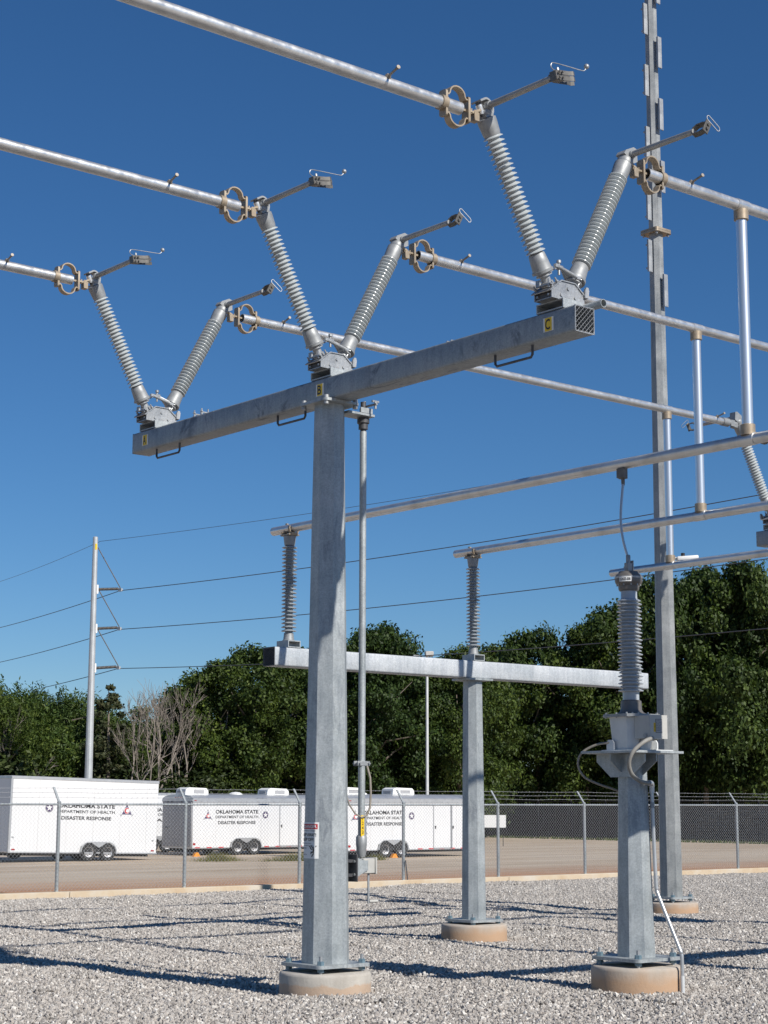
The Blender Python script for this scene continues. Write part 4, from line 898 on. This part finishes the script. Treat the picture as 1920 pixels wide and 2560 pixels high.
lettering(t, -.58, -.004, 2.04, TXT, 2.55); emblem(t, -2.25, -.003, 2.02, 'star', .36); emblem(t, 1.25, -.003, 2.0, 'tri', .42)
for q in range(1, 6): part('panel_seam', MB().box((x0 + q * 1.22, -.0005, 1.72), (.012, .003, 2.7)), TRS, t)
for x_ in (x0 + .2, x1 - .2): part('side_marker', MB().box((x_, -.008, .42), (.14, .02, .05)), GLASS, t)
part('side_latch', MB().box((x1 - .2, -.01, .82), (.08, .02, .05)).box((x0 + .16, -.01, .88), (.08, .02, .05)), STEEL, t)

def office_trailer(loc, L, label, whx, txx, doors, acs, vent, order, name='office_trailer'):
    t = thing(name, label, 'trailer', (*loc, GZ), 0, 'white trailers in the dirt lot')
    b0, b1 = .30, 2.44
    part('body', MB().box((L / 2, 1.2, (b0 + b1) / 2), (L, 2.4, b1 - b0), bev=.02), TRW, t)
    # barrel roof with silver eave
    rf = [(-1.22, b1 - .16), (-1.22, b1 + .03), (-1.0, b1 + .12), (-.5, b1 + .19), (0, b1 + .21), (.5, b1 + .19), (1.0, b1 + .12), (1.22, b1 + .03), (1.22, b1 - .16)]
    part('roof', MB().prism(rf, L + .02, Matrix.Translation((L / 2, 1.2, 0)) @ Matrix.Rotation(math.pi / 2, 4, 'Z')), TRG, t)
    mb = MB()
    for i in range(int(L / .3)): mb.box((.15 + i * .3, -.023, b1 - .12), (.03, .01, .03))
    part('eave_rivets', mb, TRD, t)
    rd = part('rear_door', MB().box((-.02, 1.2, 1.36), (.05, 2.3, 1.96), bev=.01), TRD, t)
    part('rear_header', MB().prism([(-1.2, 0), (-1.2, .07), (-.9, .16), (0, .24), (.9, .16), (1.2, .07), (1.2, 0)], .05, Matrix.Translation((-.02, 1.2, b1 - .1)) @ Matrix.Rotation(math.pi / 2, 4, 'Z')), TRG, t)
    for y_ in (.45, 1.95): part('door_latch', MB().box((-.06, y_, 1.2), (.03, .22, .04)), DARK, rd)
    for y_ in (.5, .8, 1.6, 1.9): part('hinge', MB().box((-.05, y_, 2.3), (.03, .03, .09)), DARK, rd)
    for y_ in (.9, 1.1, 1.3): part('clearance_lamp', MB().box((-.055, y_, 2.5), (.02, .09, .035)), GLASS, t)
    part('chassis', MB().box((L / 2, 1.2, .25), (L - .4, 1.8, .1)).box((.35, 1.2, .19), (.5, 1.9, .08)), UNDER, t)
    for dx in (-.45, .45):
        wheel(t, whx + dx, .05); wheel(t, whx + dx, 2.3)
    fender(t, whx - .45, whx + .45, -.055)
    lettering(t, txx, -.002, 1.80, TXT, 2.3)
    emblem(t, txx - 1.55, -.002, 1.72, 'tri' if order == 'ts' else 'star', .33); emblem(t, txx + 1.55, -.002, 1.74, 'star' if order == 'ts' else 'tri', .33)
    for (d0, d1) in doors:
        mb = MB()
        for x_ in (d0, d1): mb.box((x_, -.006, 1.28), (.045, .022, 1.86))
        mb.box(((d0 + d1) / 2, -.006, 2.2), (d1 - d0, .022, .045)); mb.box(((d0 + d1) / 2, -.006, .36), (d1 - d0, .022, .04))
        fr_ = part('door_frame', mb, TRG, t); part('door', MB().box(((d0 + d1) / 2, -.003, 1.28), (d1 - d0 - .05, .012, 1.79)), TRW, t)
        part('door_handle', MB().box((d0 + .1, -.02, 1.25), (.06, .03, .12)), DARK, fr_)
    x_ = .15
    while x_ < L - .3:
        if abs(x_ + .12 - whx) > 1.1: part('reflector_tape', MB().box((x_ + .12, -.006, .345), (.26, .012, .045)), RED, t)
        x_ += .62
    for q in range(1, int(L / 1.22) + 1):
        if all(not (d0 - .1 < q * 1.22 < d1 + .1) for d0, d1 in doors): part('panel_seam', MB().box((q * 1.22, -.0005, 1.27), (.012, .003, 1.86)), TRS, t)
    part('bottom_rail', MB().box((L / 2, -.002, .325), (L, .014, .04)), TRG, t)
    for x_ in acs:
        ac = part('roof_air_conditioner', MB().prism([(-.62, 0), (.62, 0), (.60, .2), (.5, .30), (-.4, .33), (-.58, .26)], .75, Matrix.Translation((x_, 1.2, b1 + .17))), WHT, t)
        part('grille', MB().box((x_ + .1, .82, b1 + .32), (.55, .012, .14)).box((x_ - .62, 1.2, b1 + .3), (.012, .5, .12)), GREYP, ac)
    part('roof_vent', MB().lathe([(.32, 0), (.3, .06), (.18, .12), (.01, .14)], 20), WHT, t, (vent, 1.2, b1 + .18))
    part('tail_lamp', MB().box((.1, -.006, .50), (.12, .014, .09)).box((.12, -.006, b1 - .07), (.12, .04, .03)), GLASS, t)
    return t
K = 2.3 / 1.85
office_trailer((34.9 * K, 52.2 * K), 7.6, 'white trailer with a grey rear door and rooftop units left of the front pole', 2.83, 2.35, [(4.7, 5.75)], (.75, 5.2), 3.1, 'ts')
office_trailer((37.35 * K, 46.6 * K), 7.3, 'white trailer with two side doors seen right of the front pole', 2.46, 1.96, [(4.76, 5.76), (5.79, 5.83)], (.9, 3.76), 1.63, 'ts')
# partly hidden white trailer in the gap behind
t = thing('box_trailer', 'white lettered trailer mostly hidden between the tall trailer and the grey rear door', 'trailer', (40.5, 70.5, GZ), 0, 'white trailers in the dirt lot')
part('body', MB().box((2.6, 1.2, 1.62), (6.6, 2.4, 2.1), bev=.03), TRW, t); part('roof_trim', MB().box((2.6, 1.2, 2.66), (6.63, 2.43, .12), bev=.02), TRG, t)
wheel(t, 4.4, .05); wheel(t, 5.2, .05); fender(t, 4.4, 5.2, -.06); lettering(t, 4.55, -.004, 1.86, ('OKLAHOMA STATE', 'DEPARTMENT OF HEALTH', 'PORTABLE'), 2.6)
part('jack', MB().cyl((5.98, .3, 0), (5.98, .3, .6), .05, n=10).box((5.98, .3, .02), (.25, .25, .04)), UNDER, t)
for (x_, y_, lb) in ((43.0, 64.0, 'orange wheel chock beneath the grey rear door trailer'), (48.89, 57.86, 'orange wheel chock between the tyres of the right hand trailer')):
    tag(part('wheel_chock', MB().prism([(-.17, 0), (.17, 0), (.06, .17), (-.05, .17)], .16), ORANGE, None, (x_, y_, GZ)), lb, 'wheel chock', 'orange wheel chocks')
t = thing('sign_board', 'small blank white board standing behind the fence right of the trailers', 'sign', (65.9, 69.7, GZ), rad(-38))
part('panel', MB().box((0, 0, 1.32), (1.3, .05, .66), bev=.006), WHT, t)
for s in (-1, 1): part('post', MB().box((s * .5, .05, .8), (.035, .035, 1.6)), UNDER, t)

# dry weeds
gs = MB(); rng = random.Random(12)
def tuft(cx, cy, sx, sy, n, hmax):
    for i in range(n):
        x_ = cx + rng.gauss(0, sx); y_ = cy + rng.gauss(0, sy); hh = hmax * rng.uniform(.35, 1) * math.exp(-((x_ - cx) / (2 * sx)) ** 2); a = rng.uniform(0, 6.28); w_ = .012
        lx, ly = rng.uniform(-.16, .16), rng.uniform(-.16, .16)
        gs.add([(x_ - w_ * math.cos(a), y_ - w_ * math.sin(a), GZ), (x_ + w_ * math.cos(a), y_ + w_ * math.sin(a), GZ), (x_ + lx, y_ + ly, GZ + hh)], [(0, 1, 2)])
for a in ((40.4, 58.6, .5, .3, 700, .42), (43.6, 57.2, .9, .3, 1300, .40), (44.9, 57.4, .7, .3, 900, .34), (46.3, 56.0, .3, .2, 300, .35)): tuft(*a)
tag(part('dry_weeds', gs, WEED, None), 'clumps of yellowed weeds growing in the dirt by the trailers', None, kind='stuff')

# ------------------------------------------------------------------ utility line
def bear(px, D): b = YAW - math.atan((px - 960) / 4460); return (D * math.cos(b), D * math.sin(b))
ux, uy = bear(221, 90); UZ = -.5
def zpx(py, D, px=960): return EYE + D * (2006 - py + (px - 960) * .0026) / 4460
t = thing('utility_pole', 'tall pale steel utility pole with three angled insulators at left', 'utility pole', (ux, uy, UZ))
HT = zpx(1346, 90) - UZ
part('pole', MB().lathe([(.22, 0), (.125, HT), (.1, HT + .02)], 12), POLEG, t, ang=25)
part('top_label', MB().box((-.02, -.125, HT - .5), (.10, .02, .30)), YEL, t)
tips = []
for y_ in (1470, 1569, 1668):
    z_ = zpx(y_, 90, 280) - UZ; L_ = 1.55
    p_ = MB().tube([(.1, 0, z_ - .12), (L_, 0, z_ + .02)], .03, 8)
    ins = MB()
    for i in range(16): s_ = .25 + i * .075; ins.cyl((s_, 0, z_ - .125 + (s_ - .2) * .104), (s_ + .03, 0, z_ - .122 + (s_ - .17) * .104), .075, n=10)
    a_ = part('line_post', p_, DARK, t); part('sheds', ins, DARKCAST, a_)
    part('pole_bracket', MB().box((.18, 0, z_ - .12), (.09, .12, .45)), WHT, t)
    br = MB().tube([(.14, 0, z_ + 2.05), (L_, 0, z_ + .05)], .028, 6); part('brace_insulator', br, DARKCAST, t)
    part('line_clamp', MB().box((L_, 0, z_ - .05), (.1, .3, .14)), TRG, t)
    tips.append((ux + L_, uy, UZ + z_ - .08))
tips.append((ux + .3, uy, zpx(1355, 90)))
wl = ['upper of the three dark power lines crossing the sky', 'middle of the three dark power lines crossing the sky', 'lowest dark power line crossing in front of the trees', 'thin shield wire from the top of the utility pole']
edge = [1244, 1408, 1581, 1095]; ledge = [1562, 1649, 1735, 1444]
for i, (tx, ty, tz) in enumerate(tips):
    rx_, ry_ = bear(1920, 70); rz_ = zpx(edge[i], 70, 1920); lx_, ly_ = bear(0, 118); lz_ = zpx(ledge[i], 118, 0)
    wt = thing('power_line', wl[i], 'power line', (tx, ty, tz), 0, 'overhead power lines')
    pts = []
    d = Vector((lx_ - tx, ly_ - ty, lz_ - tz))
    for k in range(16, 0, -1): s_ = k / 8; q = d * s_; q.z += -.5 * s_ * (2 - s_) * .6 + (.25 * .6 if 0 else 0); pts.append(q)
    pts.append(Vector((0, 0, 0))); d = Vector((rx_ - tx, ry_ - ty, rz_ - tz))
    for k in range(1, 25): s_ = k / 14; q = d * s_; q.z -= .9 * s_ * (1 - s_) * 1.2; pts.append(q)
    part('conductor', MB().tube(pts, .02 if i < 3 else .011, 5), WIRE, wt, ang=180)
lx_, ly_ = bear(1070, 90)
t = thing('yard_light', 'slim white light pole with a small floodlight behind the trailers', 'light pole', (lx_, ly_, GZ))
HL = zpx(1640, 90) - GZ
part('pole', MB().lathe([(.085, 0), (.065, HL), (.03, HL + .02)], 12), WHITEM, t)
part('floodlight', MB().box((.1, -.05, HL + .12), (.42, .3, .26), bev=.03), BOXG, t, rot=(0, 0, rad(-30)))
part('bracket', MB().box((-.35, .2, HL + .02), (.8, .05, .05)), STEEL, t)

# ------------------------------------------------------------------ trees
def leaves(V, F, c, n, R_, size, rng, up_bias=.4, flat=1.):
    # leaf rhombs over a lumpy shell
    d = rng.standard_normal((n, 3)); d /= np.linalg.norm(d, axis=1)[:, None]
    rr = R_ * (1.12 - .75 * rng.random(n) ** 1.3) * (1 + .28 * np.sin(5 * d[:, 0] + 3 * d[:, 2] + c[0]) * np.cos(4 * d[:, 1] + c[2]))
    p = np.array(c) + d * rr[:, None] * np.array([1, 1, flat])
    nrm = d * .95 + rng.standard_normal((n, 3)) * .75 + np.array([0, 0, up_bias]); nrm /= np.linalg.norm(nrm, axis=1)[:, None]
    t1 = np.cross(nrm, rng.standard_normal((n, 3))); t1 /= np.linalg.norm(t1, axis=1)[:, None]; t2 = np.cross(nrm, t1)
    s = size * (.65 + .7 * rng.random(n))[:, None]
    o = len(V) * 0 + F['n']
    q = np.stack([p - t1 * s, p + t2 * s * .55, p + t1 * s, p - t2 * s * .55], 1).reshape(-1, 3)
    V.append(q); idx = np.arange(n * 4).reshape(-1, 4) + F['n']; F['f'].append(idx); F['n'] += n * 4
def leafmesh(name, V, F, m):
    me = bpy.data.meshes.new(name); me.from_pydata(np.concatenate(V).tolist(), [], np.concatenate(F['f']).tolist()); me.materials.append(m); return me
def limb_tree(rng, H, R_, n, base=.25, r0=.16):
    mb = MB(); mb.tube([(0, 0, -.3), (rng.uniform(-.15, .15), rng.uniform(-.15, .15), H * .35), (rng.uniform(-.3, .3), rng.uniform(-.3, .3), H * .75)], [r0, r0 * .75, r0 * .2], 7)
    for i in range(n):
        z = H * rng.uniform(base, .6); a = rng.uniform(0, 6.28); L = R_ * rng.uniform(.5, .95)
        p1 = (L * .5 * math.cos(a), L * .5 * math.sin(a), z + L * .35); p2 = (L * math.cos(a + .2), L * math.sin(a + .2), z + L * rng.uniform(.4, .9))
        mb.tube([(0, 0, z), p1, p2], [r0 * .42, r0 * .28, r0 * .08], 5)
    return mb
def broad(seed, H=10., R_=4.3, clumps=100, nl=640, size=.098, low=.17, m=LEAF):
    rng = np.random.default_rng(seed); rr = random.Random(seed); V = []; F = {'f': [], 'n': 0}
    for i in range(clumps):
        tz = rng.random() ** .85; z = H * (low + (.95 - low) * tz)
        prof = math.sin(math.pi * min(1, (.18 + .82 * tz)) ** 1.15) ** .6 if tz < .999 else .1
        prof = max(prof, .18); a = rng.random() * 6.283; q = R_ * prof * (.15 + .88 * rng.random() ** .6) * (1 + .22 * math.sin(3 * a + seed))
        cr = (.42 + .8 * rng.random() ** 1.4) * (1.2 - .5 * tz)
        leaves(V, F, (q * math.cos(a), q * math.sin(a), z), int(nl * (cr / .95) ** 1.6), cr, size, rng, .5, .78)
    return limb_tree(rr, H, R_, 9).mesh('trunk', BARK), leafmesh('crown', V, F, m)
def willow(seed, H=7., R_=4.):
    rng = np.random.default_rng(seed); rr = random.Random(seed); V = []; F = {'f': [], 'n': 0}
    for i in range(430):
        a = rng.random() * 6.283; q = R_ * rng.random() ** .6; z = H * (.25 + .72 * (1 - (q / R_) ** 2 * .6) * rng.random() ** .4)
        L = .8 + 1.2 * rng.random(); lean = rng.standard_normal(3) * .25 + np.array([math.cos(a) * .5, math.sin(a) * .5, .55])
        n = 95
        s = rng.random((n, 1)); p = np.array([q * math.cos(a), q * math.sin(a), z]) + (s - .5) * L * lean + rng.standard_normal((n, 3)) * .13
        nrm = rng.standard_normal((n, 3)) + np.array([0, -.3, .6]); nrm /= np.linalg.norm(nrm, axis=1)[:, None]
        t1 = lean / np.linalg.norm(lean) + rng.standard_normal((n, 3)) * .5; t1 -= nrm * (t1 * nrm).sum(1)[:, None]; t1 /= np.linalg.norm(t1, axis=1)[:, None]; t2 = np.cross(nrm, t1)
        sz = .105 * (.6 + .7 * rng.random((n, 1)))
        V.append(np.stack([p - t1 * sz, p + t2 * sz * .28, p + t1 * sz, p - t2 * sz * .28], 1).reshape(-1, 3)); F['f'].append(np.arange(n * 4).reshape(-1, 4) + F['n']); F['n'] += n * 4
    return limb_tree(rr, H, R_, 8, .15, .13).mesh('trunk', BARK), leafmesh('crown', V, F, LEAFW)
def cedar(seed, H=7., R_=1.9):
    rng = np.random.default_rng(seed); V = []; F = {'f': [], 'n': 0}
    for i in range(85):
        tz = rng.random(); z = H * (.12 + .86 * tz); a = rng.random() * 6.283; q = R_ * (1 - tz) ** .8 * (.3 + .8 * rng.random()) + .1
        leaves(V, F, (q * math.cos(a), q * math.sin(a), z - q * .1), 75, .2 + .26 * (1 - tz), .085, rng, .3, .6)
    mb = MB().tube([(0, 0, -.3), (.05, 0, H * .5), (0, .05, H * .97)], [.14, .09, .015], 6); return mb.mesh('trunk', BARK), leafmesh('crown', V, F, LEAFC)
def deadtree(seed, H=7., depth=6, spread=.42):
    rr = random.Random(seed); mb = MB()
    def grow(p, d, L, r_, k):
        q = p + d * L * .5 + Vector((rr.uniform(-.08, .08), rr.uniform(-.08, .08), rr.uniform(-.04, .04))) * L; e = p + d * L
        mb.tube([p, q, e], [r_, r_ * .8, r_ * .6], 5 if k > 3 else 3, cap=False)
        if k == 0: return
        for i in range(rr.choice((2, 2, 3)) if k > 1 else 3):
            nd_ = (d + Vector((rr.gauss(0, spread), rr.gauss(0, spread), rr.gauss(.1, .2)))).normalized()
            grow(p + d * L * rr.uniform(.5, 1.), nd_, L * rr.uniform(.58, .82), max(r_ * .58, .0085), k - 1)
    for i in range(3): grow(Vector((rr.uniform(-.4, .4), rr.uniform(-.4, .4), -.3)), Vector((rr.gauss(0, .2), rr.gauss(0, .2), 1)).normalized(), H * .3, .075, depth)
    return mb.mesh('trunk', DEADW, 180), None
def shrub(seed, m=LEAFS): 
    rng = np.random.default_rng(seed); rr = random.Random(seed); V = []; F = {'f': [], 'n': 0}
    for i in range(46):
        a = rng.random() * 6.283; q = 2.6 * rng.random() ** .6; z = .3 + 3.4 * rng.random() * (1 - (q / 3.4) ** 2); leaves(V, F, (q * math.cos(a), q * math.sin(a), z), 420, .5 + .45 * rng.random(), .09, rng, .5, .8)
    return limb_tree(rr, 3.2, 2.4, 7, .1, .07).mesh('stem', DEADW), leafmesh('foliage', V, F, m)
PRO = {'b1': broad(1), 'b2': broad(2, 10, 3.9, 88, 640), 'b3': broad(3, 10, 4.8, 112, 620), 'w1': willow(4), 'w2': willow(5, 7, 4.4), 'c': cedar(6), 'd1': deadtree(8, 7, 5, .36), 'd2': deadtree(21, 7, 5, .4), 's1': shrub(10), 's2': shrub(11)}
PH_ = {k: max(max(v.co.z for v in q.vertices) for q in p if q) for k, p in PRO.items()}
def tree(kind, px, D, ytop, label, wide=1., name=None, group='trees behind the lot'):
    x_, y_ = bear(px, D); z0 = GZ - .1; Ht = zpx(ytop, D, px) - z0; s = Ht / PH_[kind]
    nm_ = name or {'b': 'broadleaf_tree', 'w': 'willow_tree', 'c': 'cedar_tree', 'd': 'dead_tree', 's': 'shrub'}[kind[0]]
    t = thing(nm_, label, 'shrub' if kind[0] == 's' else 'tree', (x_, y_, z0), random.uniform(0, 6.28), group); t.scale = (s * wide, s * wide, s)
    a, b = PRO[kind]
    ob('stem' if kind[0] == 's' else 'trunk', a, t)
    if b: ob('foliage' if kind[0] == 's' else 'crown', b, t)
T = tree
T('w1', -60, 100, 1680, 'feathery light green willow at the left edge above the tall trailer')
T('w2', 70, 103, 1695, 'second feathery willow from the left above the tall trailer')
T('w1', 175, 104, 1712, 'feathery willow just left of the utility pole')
T('c', 268, 99, 1712, 'small brownish cedar right of the utility pole', 1.0)
T('d1', 345, 99, 1700, 'bare grey dead tree right of the cedar', .75)
T('d2', 430, 101, 1695, 'bare grey dead tree leaning beside the first tall oak', .75)
T('d2', 5, 97, 1770, 'pale bare trunk standing before the willows at the left edge', .5)
T('d1', 375, 104, 1725, 'sparse bare tree standing between the two grey dead trees', .7)
T('b2', 395, 118, 1790, 'low dark tree behind the bare grey trees', 1.2)
T('b1', 300, 122, 1800, 'low dark tree behind the cedar', 1.2)
T('b1', 560, 104, 1640, 'dark oak with a stepped outline right of the dead trees', .9)
T('b3', 640, 106, 1597, 'tall dark oak left of the front pole', 1.0)
T('b2', 760, 112, 1610, 'tall dark oak mostly hidden by the front pole', 1.0)
T('b1', 905, 108, 1556, 'tall oak just right of the front pole rising above the pale beam', .8)
T('b2', 970, 111, 1546, 'tall oak whose top rises highest beside the operating pipe', .75)
T('b3', 1080, 112, 1630, 'lower oak behind the slim white light pole', .9)
T('b1', 1150, 110, 1602, 'oak behind the short octagonal pole', .8)
T('b2', 1240, 128, 1600, 'oak just right of the short octagonal pole', .8)
T('b3', 1345, 126, 1553, 'rounded oak between the short pole and the transformer', .8)
T('b1', 1470, 124, 1548, 'oak left of the ribbed transformer column', .75)
T('b2', 1560, 124, 1500, 'oak rising behind the transformer head', .8)
T('b3', 1665, 125, 1420, 'very tall oak behind the lightning mast', .72)
T('b1', 1770, 124, 1400, 'very tall oak right of the lightning mast', .7)
T('b2', 1870, 122, 1392, 'tallest oak near the right edge', .7)
T('b3', 1960, 124, 1440, 'very tall oak cut by the right edge', .75)
T('b2', 1800, 140, 1450, 'oak in the second row at far right', .9)
T('b1', 1590, 142, 1560, 'oak in the second row behind the lightning mast', 1.)
T('b3', 1050, 130, 1650, 'oak in the second row behind the light pole', 1.2)
T('b1', 850, 130, 1640, 'oak in the second row behind the front pole', 1.2)
T('b3', 500, 128, 1700, 'oak in the second row behind the dead trees', 1.2)
T('b2', 120, 128, 1760, 'oak in the second row behind the willows', 1.4)
T('b3', -60, 128, 1760, 'oak in the second row at the left edge', 1.4)
sl_ = ['leftmost low bush over the tall trailer roof', 'second low bush over the tall trailer roof', 'low tangled bush beside the utility pole foot', 'low bush over the gap between the trailers', 'low bush above the grey rear door trailer', 'low bush above the trailer rooftop unit left of the front pole',
       'low bush just left of the front pole', 'low bush between the front pole and the operating pipe', 'low bush behind the slim light pole foot', 'low bush left of the short octagonal pole', 'low bush right of the short octagonal pole', 'low bush left of the transformer tank', 'low bush behind the transformer pedestal', 'low bush right of the lightning mast', 'low bush near the right edge above the black fence', 'low bush at the right edge above the black fence']
sx_ = [-20, 90, 200, 330, 450, 560, 670, 880, 1010, 1110, 1260, 1390, 1530, 1690, 1790, 1900]
for i, (x_, lb) in enumerate(zip(sx_, sl_)):
    T('s1' if i % 2 else 's2', x_, (99 if x_ < 480 else 118 if x_ < 1150 else 134) + (i * 37 % 5) * 1.3, 1835 + (i * 53 % 60), lb, 1.25, group='low bushes under the trees')
